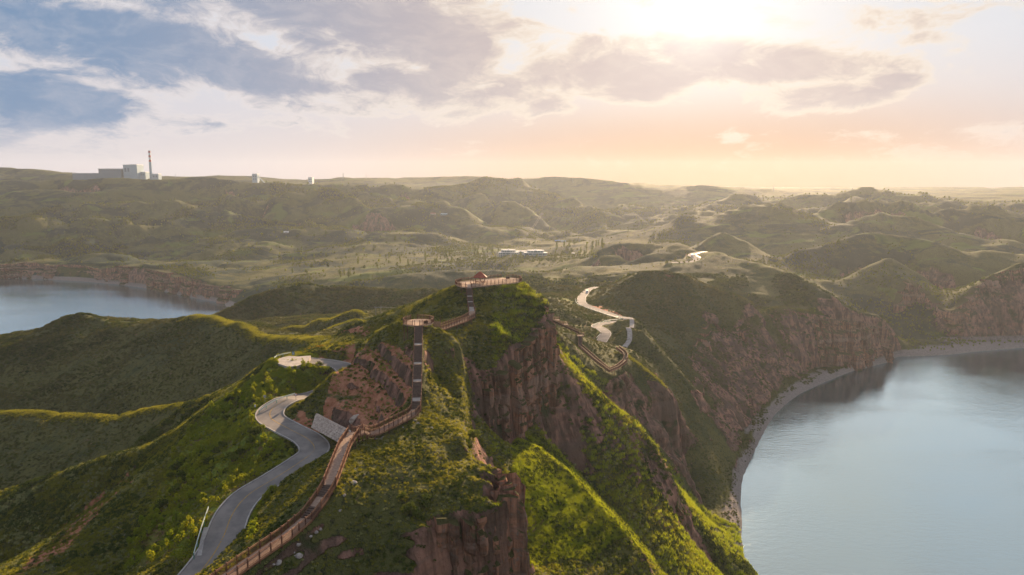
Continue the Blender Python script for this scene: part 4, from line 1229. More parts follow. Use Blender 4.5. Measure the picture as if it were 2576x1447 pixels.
    t = thing('stair_tower', 'small open wooden stair landing with pale rails at the bend of the distant walkway', 'stair tower', q)
    m = MB(); m.box(q[0], q[1] + 1.5, q[2], 3.4, 3.4, 0.2); m.build('deck', M['board'], t)
    for (a, b) in (((-1.7, -.2), (-1.7, 3.2)), ((1.7, -.2), (1.7, 3.2)), ((-1.7, 3.2), (1.7, 3.2))):
        railing(t, (q[0] + a[0], q[1] + a[1], q[2] + .1), (q[0] + b[0], q[1] + b[1], q[2] + .1), 1.7)
    t = thing('footpath_railing', 'pale curved railing along the sunlit outer edge of the distant path bend', 'railing', FARW3[0])
    for a, b in zip(FARW3[:-1], FARW3[1:]): railing(t, a, b, 2.4, last=False)




# ------------------------------------------------------------------ road surface, kerbs, centre line
def ribbon(name, pts, offs0, offs1, dz, m, thick=0.0, a=0, b=None):
    P = [Vector(p) for p in pts][a:b]
    L0, R0_ = side_offsets(P, 1.0)
    v = []; f = []
    for i, p in enumerate(P):
        n = (L0[i] - p); n.z = 0; n.normalize()
        for o in (offs0, offs1): q = p + n * o; v.append((q.x, q.y, q.z + dz))
        if thick:
            for o in (offs0, offs1): q = p + n * o; v.append((q.x, q.y, q.z + dz - thick))
    k = 4 if thick else 2
    for i in range(len(P) - 1):
        a0, b0 = i * k, (i + 1) * k
        f.append((a0, a0 + 1, b0 + 1, b0))
        if thick: f += [(a0, b0, b0 + 2, a0 + 2), (a0 + 1, a0 + 3, b0 + 3, b0 + 1)]
    me = bpy.data.meshes.new(name); me.from_pydata(v, [], f); me.materials.append(m); me.update()
    bm_fix(me)
    o = bpy.data.objects.new(name, me); COL.objects.link(o); o['kind'] = 'structure'
    return o


def bm_fix(me):
    import bmesh
    bm = bmesh.new(); bm.from_mesh(me); bmesh.ops.recalc_face_normals(bm, faces=bm.faces); bm.to_mesh(me); bm.free()


def smooth_road(pts):
    P = np.array(pts)
    for _ in range(6): P[1:-1] = (P[:-2] + 2 * P[1:-1] + P[2:]) / 4
    return [tuple(p) for p in P]


def build_roads():
    for pts, hw in ROADS:
        ribbon('road', pts, -hw, hw, 0.0, M['asphalt'])
        for s in (-1, 1): ribbon('kerb', pts, s * hw, s * (hw + 0.28), 0.13, M['kerb'], 0.35)
    ribbon('centre_line', ROAD_MAIN, -0.10, 0.10, 0.012, M['paint'], 0, 0, 112)
    # paved lay-by at the top of the near road
    poly = [onz(x, y, pix(745, 904, 206)[2] + .02) for x, y in [(690, 906), (712, 899), (728, 896), (750, 897), (782, 895), (778, 903), (770, 912), (745, 922), (722, 922), (700, 915)]]
    m = MB(); z = poly[0][2]; m.disc([(p[0], p[1]) for p in poly], z - 1.2, z + 0.03); o = m.build('parking_area', M['concrete']); o['kind'] = 'structure'
    # footpaths on the knoll
    for pts, hw in KNOLL_PATHS: ribbon('footpath', drape(pts, 0.5), -hw, hw, 0.05, M['concrete'], 0.5)
    # pavement strip by the near guardrail
    e = [pix(505, 1385, 115.8), pix(513, 1350, 119), pix(522, 1315, 122.5)]
    ribbon('pavement', drape(e, 0.2), -0.7, 0.7, 0.05, M['kerb'], 0.4)


def drape(pts, up):
    return [(x, y, ground_z(x, y) + up) for x, y, *_ in catmull(pts, 6)]


KNOLL_PATHS = [([pix(1589, 797, 407), pix(1590, 806, 400), pix(1589, 815, 393)], 1.3),
               ([pix(1578, 821, 386), pix(1584, 832, 380), pix(1583, 846, 374), pix(1574, 860, 368), pix(1569, 874, 360)], 1.35)]


def guardrail(pts, label, post=2.0, h=0.75, mt=None):
    t = thing('guardrail', label, 'guardrail', pts[0])
    post_m = MB(); post_m.box(0, 0, h / 2 - 0.2, 0.13, 0.13, h + 0.4); pm = post_m.mesh('post', M['greenrail'])
    bm_ = MB()
    for a, b in zip(pts[:-1], pts[1:]):
        a = Vector(a); b = Vector(b); n = max(1, int((b - a).length / post))
        for k in range(n): put('post', pm, t, a.lerp(b, k / n) - t.location)
        Z = Vector((0, 0, h))
        bm_.bar(a + Z, b + Z, 0.09, 0.16); bm_.bar(a + Z - Vector((0, 0, .2)), b + Z - Vector((0, 0, .2)), 0.09, 0.10)
    bm_.build('rail_beam', mt or M['paleRail'], t)
    return t


def offset_line(pts, off, a, b, dz=0.1, step=2):
    P = [Vector(p) for p in pts]; L0, _ = side_offsets(P, 1.0); out = []
    for i in range(a, b, step):
        n = L0[i] - P[i]; n.z = 0; n.normalize(); q = P[i] + n * off; out.append((q.x, q.y, q.z + dz))
    return out


def build_guardrails():
    guardrail([pix(488, 1402, 113.5), pix(497, 1370, 117), pix(507, 1335, 120.7), pix(525, 1284, 126.5)], 'pale green and white guardrail left of the road near the bottom of the photo')
    guardrail([pix(652, 1040, 169.5), pix(670, 1026, 172.5), pix(696, 1011, 175.8), pix(722, 1002, 178.8), pix(742, 996, 181)], 'long pale guardrail on the outside of the road bend above the saplings')
    guardrail([pix(690, 905, 205), pix(697, 900, 208), pix(712, 896, 210.5), pix(731, 892, 212.5)], 'white curved guardrail round the left end of the pale parking area')
    guardrail(offset_line(ROAD_FAR, 4.4, 46, 112, 0), 'white guardrail on the outer left side of the distant road with the white van', 3.0)
    guardrail([pix(1500.7, 853, 385), pix(1508, 845, 390), pix(1514, 838, 396)], 'short bright guardrail left of the distant road patch below the knoll', 3.0)
    guardrail([pix(1493, 821, 408), pix(1503, 815, 417), pix(1520, 812, 424), pix(1536, 810, 428)], 'teal guardrail curving round the distant road loop beside the knoll', 3.0, mt=M['greenrail'])
    guardrail(offset_line(ROAD_TOP, -5, 20, 48, 0), 'white guardrail on the right of the glaring bright road bend', 4.0)


# ------------------------------------------------------------------ signs, vehicles, poles
def road_sign(px, py, Y, label, kind, h=2.3):
    q = pix(px, py, Y); gz = ground_z(q[0], q[1])
    t = thing('road_sign', label, 'road sign', (q[0], q[1], gz))
    m = MB(); m.tube((0, 0, -0.3), (0, 0, h), 0.05, 0.05, 8); m.build('pole', M['steel'], t, off=(0, 0, 0))
    m = MB()
    if kind == 'round':
        m.tube((0, -0.05, h - 0.15), (0, -0.09, h - 0.15), 0.38, 0.38, 20); m.build('sign_rim', M['red'], t, off=(0, 0, 0))
        m = MB(); m.tube((0, -0.088, h - 0.15), (0, -0.10, h - 0.15), 0.28, 0.28, 20); m.build('sign_face', M['white'], t, off=(0, 0, 0))
    elif kind == 'mirror':
        m.tube((0, 0.0, h - 0.1), (0, -0.08, h - 0.1), 0.40, 0.34, 20); m.build('sign_face', M['steel'], t, off=(0, 0, 0))
    elif kind == 'blue':
        m.box(0, -0.06, h - 0.35, 0.75, 0.04, 1.05); m.build('sign_board', M['blue'], t, off=(0, 0, 0))
        m = MB(); m.tube((0, -0.081, h - 0.2), (0, -0.095, h - 0.2), 0.14, 0.14, 14); m.box(0, -0.09, h - 0.55, 0.34, 0.01, 0.2); m.build('pictogram', M['white'], t, off=(0, 0, 0))
    else:
        m.box(0, -0.06, h - 0.3, 0.36, 0.04, 0.6); m.build('sign_board', M['white'], t, off=(0, 0, 0))


def van(loc, rz, label, body, box=False):
    t = thing('van', label, 'van', loc, rz)
    import bmesh
    L, W, H = 4.6, 1.85, 2.1
    prof = [(-2.3, 0.35), (-2.3, 1.95), (-2.15, 2.1), (1.05, 2.1), (1.35, 2.0), (1.95, 1.25), (2.3, 1.05), (2.3, 0.35)]
    m = MB(); n = len(prof)
    for s, ins in ((-1, 0.10), (1, 0.10)):
        for x, z in prof: m.v.append((x, s * (W / 2 - (ins if z > 1.3 else 0)), z))
    m.f.append(tuple(range(n))); m.f.append(tuple(reversed(range(n, 2 * n))))
    for k in range(n): k2 = (k + 1) % n; m.f.append((k2, k, n + k, n + k2))
    o = m.build('body', body, t, off=(0, 0, 0)); bm_fix(o.data)
    m = MB(); m.quadbox([(1.42, -0.72, 1.93), (1.42, 0.72, 1.93), (1.38, 0.72, 1.93), (1.38, -0.72, 1.93), (1.98, -0.72, 1.27), (1.98, 0.72, 1.27), (1.90, 0.72, 1.27), (1.90, -0.72, 1.27)]); o = m.build('windscreen', M['dark'], t, off=(0, 0, 0)); bm_fix(o.data)
    m = MB(); m.box(-2.31, 0, 1.6, 0.04, 1.35, 0.5); m.build('rear_window', M['dark'], t, off=(0, 0, 0))
    for s in (-1, 1):
        m = MB(); m.box(0.7, s * (W / 2 - 0.085), 1.65, 0.9, 0.03, 0.45); m.build('side_window', M['dark'], t, off=(0, 0, 0))
        m = MB(); m.box(2.31, s * 0.68, 0.8, 0.04, 0.3, 0.18); m.build('headlight', M['white'], t, off=(0, 0, 0))
        for x in (-1.4, 1.4):
            m = MB(); m.tube((x, s * (W / 2 - 0.2), 0.34), (x, s * (W / 2 + 0.02), 0.34), 0.34, 0.34, 16); w = m.build('wheel', M['rubber'], t, off=(0, 0, 0))
            m = MB(); m.tube((x, s * (W / 2), 0.34), (x, s * (W / 2 + 0.035), 0.34), 0.19, 0.17, 12); m.build('hub_cap', M['steel'], w, off=(0, 0, 0))
    return t


def h_pole(px, py, Y, h, label, w=3.4):
    q = pix(px, py, Y); gz = ground_z(q[0], q[1])
    t = thing('utility_pole', label, 'utility pole', (q[0], q[1], gz), 0, 'paired power line poles')
    for s in (-1, 1):
        m = MB(); m.tube((s * w / 2, 0, -1), (s * w / 2, 0, h), 0.19, 0.13, 8); m.build('pole', M['polewood'], t, off=(0, 0, 0))
    m = MB(); m.box(0, 0, h - 0.6, w + 1.6, 0.16, 0.16); m.build('crossarm', M['steel'], t, off=(0, 0, 0))
    for x in (-w / 2 - .6, 0, w / 2 + .6):
        m = MB(); m.tube((x, 0, h - 0.55), (x, 0, h - 0.1), 0.09, 0.06, 6); m.build('insulator', M['white'], t, off=(0, 0, 0))
    return [(q[0] + x, q[1], gz + h - 0.1) for x in (-w / 2 - .6, 0, w / 2 + .6)]


def wires(A, B, sag, label):
    t = thing('power_line', label, 'power line', A[1], 0, 'power line spans')
    for a, b in zip(A, B):
        m = MB(); a = Vector(a); b = Vector(b); n = 14; prev = None
        for k in range(n + 1):
            f = k / n; p = a.lerp(b, f); p.z -= sag * 4 * f * (1 - f)
            if prev is not None: m.bar(prev, p, 0.055 * max(1, a.y / 500), 0.055 * max(1, a.y / 500))
            prev = p
        m.build('wire', M['polewood'], t)


def pylon(px, Y, h, label):
    q = pix(px, 450, Y); gz = ground_z(q[0], q[1])
    t = thing('pylon', label, 'pylon', (q[0], q[1], gz), 0, 'pylons on the skyline')
    w = h * 0.09; th = h / 40 * 0.55
    for sx in (-1, 1):
        for sy in (-1, 1):
            m = MB(); m.bar((sx * w, sy * w, -2), (sx * w * 0.2, sy * w * 0.2, h), th, th); m.build('leg', M['steel'], t, off=(0, 0, 0))
    m = MB(); n = 6
    for k in range(n):
        f0, f1 = k / n, (k + 1) / n; a, b = w * (1 - .8 * f0), w * (1 - .8 * f1)
        for sy in (-1, 1): m.bar((-a, sy * a, h * f0), (b, sy * b, h * f1), th * .7, th * .7); m.bar((a, sy * a, h * f0), (-b, sy * b, h * f1), th * .7, th * .7)
    m.build('bracing', M['steel'], t, off=(0, 0, 0))
    for k, zz in enumerate((0.72, 0.86, 0.97)):
        m = MB(); a = h * (0.17 - 0.02 * k); m.bar((-a, 0, h * zz), (a, 0, h * zz), th, th); m.build('crossarm', M['steel'], t, off=(0, 0, 0))


def lattice_windows(t, x0, x1, y, z0, z1, nx, nz, m_=None):
    w = (x1 - x0) / nx; h = (z1 - z0) / nz
    for i in range(nx):
        for k in range(nz):
            m = MB(); m.box(x0 + (i + .5) * w, y, z0 + (k + .5) * h, w * .6, 0.3, h * .55); m.build('window', m_ or M['dark'], t, off=(0, 0, 0))


def simple_building(px, py, Y, w, d, h, label, walls, roofm, rz=0.0, name='building', pitched=True, nwin=4, group=None):
    q = pix(px, py, Y); gz = ground_z(q[0], q[1]) - 0.5
    t = thing(name, label, 'building', (q[0], q[1], gz), rz, group)
    m = MB(); m.box(0, 0, h / 2, w, d, h); m.build('wall', walls, t, off=(0, 0, 0))
    m = MB()
    if pitched:
        r = h * .35 + .3; b = [(-w / 2 - .3, -d / 2 - .3, h), (w / 2 + .3, -d / 2 - .3, h), (w / 2 + .3, d / 2 + .3, h), (-w / 2 - .3, d / 2 + .3, h), (-w / 2 - .3, 0, h + r), (w / 2 + .3, 0, h + r)]
        m.v += b; m.f += [(0, 1, 5, 4), (2, 3, 4, 5), (0, 4, 3), (1, 2, 5), (3, 2, 1, 0)]
    else:
        m.box(0, 0, h + .15, w + .6, d + .6, .3)
    m.build('roof', roofm, t, off=(0, 0, 0))
    for k in range(nwin):
        m = MB(); m.box(-w / 2 + (k + .5) * w / nwin, -d / 2 - 0.02, h * .55, w / nwin * .45, 0.08, h * .35); m.build('window', M['dark'], t, off=(0, 0, 0))
    return t


def terrace_building(px, py, Y, label, w, d, tiers, seed):
    q = pix(px, py, Y); gz = ground_z(q[0], q[1])
    t = thing('glass_building', label, 'building', (q[0], q[1], gz), 0, 'round glazed buildings among the poplars')
    r = random.Random(seed); z = -1.0
    for k in range(tiers):
        s = 1 - 0.13 * k if k != 1 else 1.04
        hh = 2.9 if k else 4.2
        ring = [(w / 2 * s * 0.94 * math.copysign(abs(math.cos(a)) ** .8, math.cos(a)), d / 2 * s * 0.94 * math.sin(a)) for a in [2 * math.pi * i / 36 for i in range(36)]]
        m = MB(); m.disc(ring, z, z + hh); m.build('glazed_wall', M['glassgreen'], t, off=(0, 0, 0))
        rs = [(x * 1.07, y * 1.07) for x, y in ring]
        m = MB(); m.disc(rs, z + hh, z + hh + 0.45); m.build('floor_slab', M['white'], t, off=(0, 0, 0))
        for i in range(0, 36, 2):
            m = MB(); m.box(ring[i][0] * 1.04, ring[i][1] * 1.04, z + hh / 2, 0.4, 0.4, hh); m.build('column', M['white'], t, off=(0, 0, 0))
        z += hh + 0.45
    m = MB(); m.box(0, 0, z + .6, w * .08, d * .2, 1.3); m.build('roof_box', M['white'], t, off=(0, 0, 0))


def build_far_things():
    # power plant on the plateau
    def base(px, Y): q = pix(px, 440, Y); return q[0], q[1], ground_z(q[0], q[1]) - 2
    Y = 2190.0; sc = Y / FPX
    def top(py): return pix(1288, py, Y)[2]
    x, y, z = base(380, Y); zt = top(379)
    t = thing('chimney', 'tall red and white striped power station chimney on the horizon', 'chimney', (x, y, z))
    H = zt - z; m = MB(); m.tube((0, 0, 0), (0, 0, H * .62), 4.5, 3.6, 20); m.build('shaft', M['hazed_blue'], t, off=(0, 0, 0))
    for k in range(5):
        a, b = .62 + .076 * k, .62 + .076 * (k + 1)
        m = MB(); m.tube((0, 0, H * a), (0, 0, H * b), 3.6 - .09 * k, 3.55 - .09 * k, 20); m.build('painted_band', M['red'] if k % 2 == 0 else M['white'], t, off=(0, 0, 0))
    m = MB(); m.tube((0, 0, H * .985), (0, 0, H), 3.9, 3.9, 20); m.build('platform_ring', M['steel'], t, off=(0, 0, 0))
    def block(px0, px1, py, Y, d, name, label, mt, wins=None, roof=None):
        xa, y, z = base((px0 + px1) / 2, Y); w = (px1 - px0) / FPX * Y; h = pix(1288, py, Y)[2] - z
        t = thing(name, label, 'building', (xa, y, z)); m = MB(); m.box(0, 0, h / 2, w, d, h); m.build('wall', mt, t, off=(0, 0, 0))
        m = MB(); m.box(0, 0, h + .8, w * 1.02, d * 1.02, 1.6); m.build('roof', roof or M['white'], t, off=(0, 0, 0))
        if wins: lattice_windows(t, -w * .42, w * .42, -d / 2 - .1, h * .45, h * .92, wins[0], wins[1], M['hazed_dark'])
        return t, w, h
    block(320, 338, 416, Y, 40, 'boiler_house', 'tall pale blue boiler house left of the striped chimney', M['hazed_blue'], (2, 1))
    t, w, h = block(338.5, 354, 415.5, Y - 6, 40, 'boiler_house', 'pale boiler house block with flat roof nearest the striped chimney', M['hazed_blue'])
    block(260.7, 315, 426, Y, 50, 'turbine_hall', 'long low grey blue hall at the left of the power station', M['hazed_dark'], (8, 1))
    block(355, 372, 434, Y + 10, 30, 'plant_building', 'low blue plant building between boiler house and chimney', M['hazed_blue'], (3, 1))
    block(190, 258, 437, Y, 30, 'workshop', 'very long low dark shed left of the power station hall', M['hazed_dark'], (6, 1))
    block(386, 402, 438.5, Y, 20, 'plant_building', 'small low plant building right of the striped chimney', M['hazed_blue'], (2, 1))
    t, w, h = block(637, 649.5, 438.5, Y, 20, 'mine_building', 'pale blue industrial tower with a conveyor on the left skyline', M['hazed_blue'], (2, 2))
    m = MB(); m.bar((w / 2, 0, h * .8), (w / 2 + 24, 0, 2), 2.5, 2.5); m.build('conveyor', M['hazed_blue'], t, off=(0, 0, 0))
    block(777, 787, 447.5, Y, 20, 'mine_building', 'small pale building alone on the skyline left of the pylon', M['white'], (2, 2))
    for px, Yp, h, lb in [(863.5, 3150, 26, 'tall pylon on the grassy rise left of the centre skyline'), (921, 3200, 18, 'shorter pylon just right of the tallest left pylon'), (1273, 3000, 13, 'small pylon left of a pair at the centre skyline'),
                          (1315, 3000, 13, 'small pylon right of a pair at the centre skyline'), (1441, 2900, 20, 'thin pylon above the sunny hill at centre right'), (1947.6, 2750, 24, 'pylon on the hump right of the sun glow'),
                          (2146.5, 2950, 20, 'pylon on the low skyline left of the skyline trees'), (202, 3000, 22, 'thin pylon at the far left beside the long shed'), (442, 3100, 16, 'small mast just right of the striped chimney')]:
        pylon(px, far_d(Yp), h * .72, lb)
    # round glazed buildings in the plain, and the village
    terrace_building(1279, 642, 1040, 'grey green tiered round building with white slab edges left of its twin', 30, 17, 3, 1)
    terrace_building(1347, 646, 1010, 'grey green tiered round building with white slab edges right of its twin', 34, 18, 3, 2)
    terrace_building(1310, 644, 1060, 'low glazed link building between the two tiered round buildings', 20, 13, 2, 3)
    simple_building(1497, 607, 1260, 9, 7, 2.4, 'small white house at the left end of the distant white row', M['white'], M['hazed_blue'])
    simple_building(1508, 607, 1265, 8, 7, 2.6, 'white house in the middle of the distant white row', M['white'], M['white'])
    simple_building(1520, 607, 1260, 9, 7, 3.0, 'white house at the right end of the distant white row', M['white'], M['hazed_blue'])
    simple_building(1402, 611, 1230, 9, 7, 3.0, 'small building with blue roof left of the orange bare ground', M['kerb'], M['blue'])
    simple_building(1415, 611, 1235, 11, 7, 2.6, 'low pale building beside the blue roofed one in the plain', M['white'], M['hazed_blue'])
    simple_building(1442, 641, 1010, 4, 3.5, 3.2, 'tiny white cube hut among the trees right of the glazed buildings', M['white'], M['white'], pitched=False, nwin=1)
    simple_building(1629, 603.5, 1010, 6.5, 5, 2.6, 'lone white hut on the grass strip above the dark mound', M['white'], M['hazed_dark'], nwin=2)
    simple_building(1118, 585, 1500, 14, 8, 3, 'faint long farmhouse on the hazy hillside', M['hazed_blue'], M['hazed_blue'])
    simple_building(1090, 583, 1500, 10, 8, 3, 'faint small farmhouse left of the long hazy one', M['kerb'], M['roof'])
    simple_building(722, 617, 1330, 9, 5, 2.2, 'tiny white roofed shed above the bright green field strip', M['white'], M['white'], nwin=1)
    # beacon
    q = pix(1949.5, 668, 700); gz = ground_z(q[0], q[1]); t = thing('beacon', 'red and white striped marker post on the dark ridge edge', 'marker post', (q[0], q[1], gz))
    for k in range(6):
        m = MB(); m.tube((0, 0, k * .78 - .4), (0, 0, (k + 1) * .78 - .4), 0.42, 0.42, 10); m.build('painted_band', M['white'] if k % 2 else M['red'], t, off=(0, 0, 0))
    # vehicles
    i = min(range(len(ROAD_FAR)), key=lambda k: math.hypot(ROAD_FAR[k][0] - pix(1478, 736, 549)[0], ROAD_FAR[k][1] - 549)); p, p2 = Vector(ROAD_FAR[i]), Vector(ROAD_FAR[i + 2]); d = p2 - p
    van(p + Vector((1.6, 0, 0.02)), math.atan2(-d.y, -d.x), 'white van driving down the pale distant road before its bend', M['white'])
    i = min(range(len(ROAD_TOP)), key=lambda k: math.hypot(ROAD_TOP[k][0] - pix(1741, 645, 760)[0], ROAD_TOP[k][1] - 760)); p, p2 = Vector(ROAD_TOP[i]), Vector(ROAD_TOP[i + 2]); d = p2 - p
    van(p + Vector((0, 0, 0.02)), math.atan2(-d.y, -d.x), 'white van on the glaring bright curve of the highest road', M['white'])
    # signs
    road_sign(745, 1012, 177.5, 'round red and white road sign at the upper end of the road bend', 'round', 2.0)
    road_sign(666.7, 1013, 176.5, 'pole with grey round sign seen from behind above the saplings', 'mirror', 2.0)
    road_sign(642, 1024, 173, 'short white marker sign low among the saplings', 'plain', 1.2)
    road_sign(737.5, 884, 214, 'small blue sign board beyond the parking area', 'blue', 1.5)
    # power lines
    A = h_pole(952, 786, 452, 8.2, 'pair of poles standing left of the hill on the dark slope')
    B = h_pole(1148, 720, 520, 9.0, 'pair of poles peeping over the hill left of the platform')
    C = h_pole(1246, 678, 770, 7.5, 'small pair of poles on the ridge above the pavilion')
    D = h_pole(1320, 613, 1240, 14, 'distant pair of poles by the glazed buildings')
    E = h_pole(1363, 585, 1560, 14, 'most distant pair of poles on the slope above the plain')
    wires(A, B, 3.0, 'power line rising from the lower poles towards the hilltop'); wires(B, C, 5, 'power line passing behind the pavilion roof')
    wires(C, D, 8, 'power line crossing in front of the glazed buildings'); wires(D, E, 5, 'most distant power line span over the plain')


def build_wall():
    # stone retaining wall at the road below the red cut
    A = [pix(782, 1076, 156), pix(866, 1122, 147.5)]; B = [pix(794, 1040, 160.5), pix(883, 1086, 151)]
    t = thing('retaining_wall', 'pale battered stone retaining wall at the foot of the red cutting', 'retaining wall', A[0])
    r = random.Random(5)
    nx, nz = 14, 6
    off = Vector((0.35, 0.6, -0.25))
    m = MB(); a, b, c, d = (Vector(p) for p in (A[0], A[1], B[1], B[0]))
    m.quadbox([a + off, b + off, c + off, d + off, a + off * .15, b + off * .15, c + off * .15, d + off * .15]); o = m.build('wall_core', M['masonry'], t); bm_fix(o.data)
    nrm = (b - a).cross(d - a).normalized()
    if nrm.y > 0: nrm = -nrm
    for k in range(nz):
        for i in range(nx):
            sh = 0.5 * (k % 2); f0 = (i + sh) / (nx + .5); f1 = (i + 1 + sh) / (nx + .5); g0, g1 = k / nz, (k + 1) / nz
            def P(f, g): return a.lerp(b, f).lerp(d.lerp(c, f), g)
            e = 0.008; pr = r.uniform(.02, .12)
            q = [P(f0 + e, g0 + .03), P(f1 - e, g0 + .03), P(f1 - e, g1 - .01), P(f0 + e, g1 - .01)]
            m = MB(); m.quadbox(q + [x + nrm * pr for x in q]); o = m.build('stone', M['masonry'], t); bm_fix(o.data)
    return t


def build_outcrop():
    for Y in np.arange(120, 200, .5):
        q = pix(899, 1052, Y)
        if q[2] < ground_z(q[0], q[1]): break
    me = rock_mesh(31, .8); me.materials.clear(); me.materials.append(M['masonry'])
    o = put('boulder', me, None, (q[0], q[1] + .6, q[2] - .9), .5); o.scale = (4.6, 2.0, 4.2)
    tag(o, 'big tan rock face bulging from the red cutting above the stone wall', 'rock')


def rock_mesh(seed, flat=0.7):
    r = random.Random(seed); import bmesh
    bm = bmesh.new(); bmesh.ops.create_icosphere(bm, subdivisions=2, radius=0.5)
    ph = [Vector((r.uniform(-1, 1), r.uniform(-1, 1), r.uniform(-1, 1))).normalized() for _ in range(7)]
    for v in bm.verts:
        for n in ph:
            d = v.co.dot(n)
            if d > 0.30: v.co -= n * (d - 0.30) * 0.85
        v.co.z *= flat
    me = bpy.data.meshes.new('boulder'); bm.to_mesh(me); bm.free(); me.materials.append(M['stone']); return me


def build_boulders():
    ms = [rock_mesh(k) for k in range(6)]; r = random.Random(9)
    spots = [(888, 1219, 1.6, 'large pale boulder beside the ramp just right of its lower end'), (876, 1232, 0.9, 'small rock directly below the large ramp boulder'), (866, 1247, 0.8, 'rock under the right rail of the upper short flight'),
             (893, 1180, .5, 'small rock close to the right rail of the ramp'), (958, 1108, .9, 'pale rock under the zigzag end of the walkway'), (964, 1102, 1.1, 'tallest pale rock beneath the walkway corner'), (949, 1107, .7, 'flat rock left of the tallest walkway rock'),
             (1052, 1068, 1.0, 'pale rock below the foot of the long staircase'), (1086, 1078, .8, 'small white rock on the grass right of the staircase foot'), (1015, 1077, .7, 'rock under the middle support of the rising walkway'),
             (1045, 1059, .8, 'rock touching the last walkway support before the stairs'), (968, 1142, .35, 'tiny white rock in the yellow grass'), (916, 1195, .6, 'pale wedge shaped rock in the grass right of the ramp'),
             (856, 1286, .8, 'rock right of the lower short flight'), (880, 1318, 1.0, 'leaning pale slab in the dark brush'), (795, 1340, .9, 'pale rock at the head of the stony streak'), (780, 1352, .9, 'rock in the upper half of the stony streak'),
             (770, 1363, .8, 'rock halfway along the stony streak'), (762, 1373, .7, 'rock at the lower end of the stony streak'), (748, 1372, 1.1, 'pale boulder just below a support post of the boardwalk'), (740, 1390, .8, 'boulder under the streak of stones'),
             (752, 1400, 1.4, 'broad pale outcrop rock in the brush'), (700, 1417, 1.2, 'pale boulder in shade under the boardwalk near the bottom'), (684, 1420, .9, 'flat rock left of the shaded pale boulder'), (718, 1428, .8, 'small angular rock near the bottom edge'),
             (700, 1436, .7, 'reddish white rock at the bottom edge'), (724, 1414, .6, 'little rock above the bottom edge stones'), (806, 1332, .7, 'upper right rock of the stony streak'), (905, 1240, .45, 'small stone in grass right of the boulder'),
             (481, 1338, 0.9, 'smooth pale boulder in the green left of the guardrail'), (1098, 1053, .7, 'rock half hidden by the cliff top grass'), (930, 1262, .4, 'small stone amid the olive brush')]
    for k, (px, py, s, lb) in enumerate(spots):
        # march along the sight line until it meets the ground
        best = None
        for Y in np.arange(80, 220, 0.5):
            q = pix(px, py, Y)
            if q[2] < ground_z(q[0], q[1]): best = q; break
        if best is None: continue
        o = put('boulder', ms[k % 6], None, (best[0], best[1], best[2] + 0.10 * s), r.uniform(0, 6)); o.scale = (s * r.uniform(.9, 1.4), s, s * r.uniform(.8, 1.2))
        tag(o, lb, 'boulder', 'pale boulders beside the walkway')


build_roads(); build_walks(); build_guardrails(); build_wall(); build_boulders(); build_outcrop(); build_far_things()


# ------------------------------------------------------------------ cliffs with pillars
def rock_material():
    m = bpy.data.materials.new('sandstone'); m.use_nodes = True; m.node_tree.nodes.clear()
    N = NT(m.node_tree); out = N.node('ShaderNodeOutputMaterial'); bs = N.node('ShaderNodeBsdfPrincipled')
    bs.inputs['Roughness'].default_value = 0.95; bs.inputs['Specular IOR Level'].default_value = 0.1
    geo = N.node('ShaderNodeNewGeometry'); P = geo.outputs['Position']
    rv = N.noise(N.vmath('MULTIPLY', P, (1, 1, 0.07)), 0.9, 6, 0.65)
    rs = N.noise(N.vmath('MULTIPLY', P, (0.12, 0.12, 1)), 0.6, 4, 0.6, 0.3)
    nf = N.noise(P, 1.2, 6, 0.7)
    c = N.mix(N.ramp(rv, 0.36, 0.62), (0.11, 0.056, 0.040), (0.44, 0.215, 0.135))
    c = N.mix(N.math('MULTIPLY', N.ramp(rs, 0.45, 0.62), 0.5), c, (0.14, 0.105, 0.085))
    c = N.mix(N.math('MULTIPLY', N.ramp(nf, 0.52, 0.66), 0.75), c, (0.21, 0.185, 0.16))
    big = N.noise(N.vmath('MULTIPLY', P, (1, 1, 0.12)), 0.13, 5, 0.6)
    c = N.mix(N.math('MULTIPLY', N.ramp(big, 0.46, 0.58), 0.6), c, (0.075, 0.050, 0.038))
    bands = N.noise(N.vmath('MULTIPLY', P, (0.04, 0.04, 1)), 0.17, 4, 0.6)
    c = N.mix(N.math('MULTIPLY', N.ramp(bands, 0.50, 0.58), 0.55), c, (0.30, 0.20, 0.16))
    # moss and grass on ledges (faces that look up)
    nz = N.node('ShaderNodeSeparateXYZ'); N.l.new(geo.outputs['True Normal'], nz.inputs[0])
    led = N.ramp(N.math('ADD', nz.outputs[2], N.math('MULTIPLY', N.math('SUBTRACT', nf, 0.5), 0.8)), 0.34, 0.55)
    c = N.mix(led, c, N.mix(nf, (0.035, 0.042, 0.016), (0.09, 0.078, 0.026)))
    N.put(bs.inputs['Base Color'], c)
    b = N.node('ShaderNodeBump'); b.inputs['Distance'].default_value = 0.5; b.inputs['Strength'].default_value = 1.0
    N.put(b.inputs['Height'], N.math('ADD', N.math('MULTIPLY', rv, 1.2), nf)); N.l.new(b.outputs[0], bs.inputs['Normal'])
    N.l.new(bs.outputs[0], out.inputs[0])
    return m


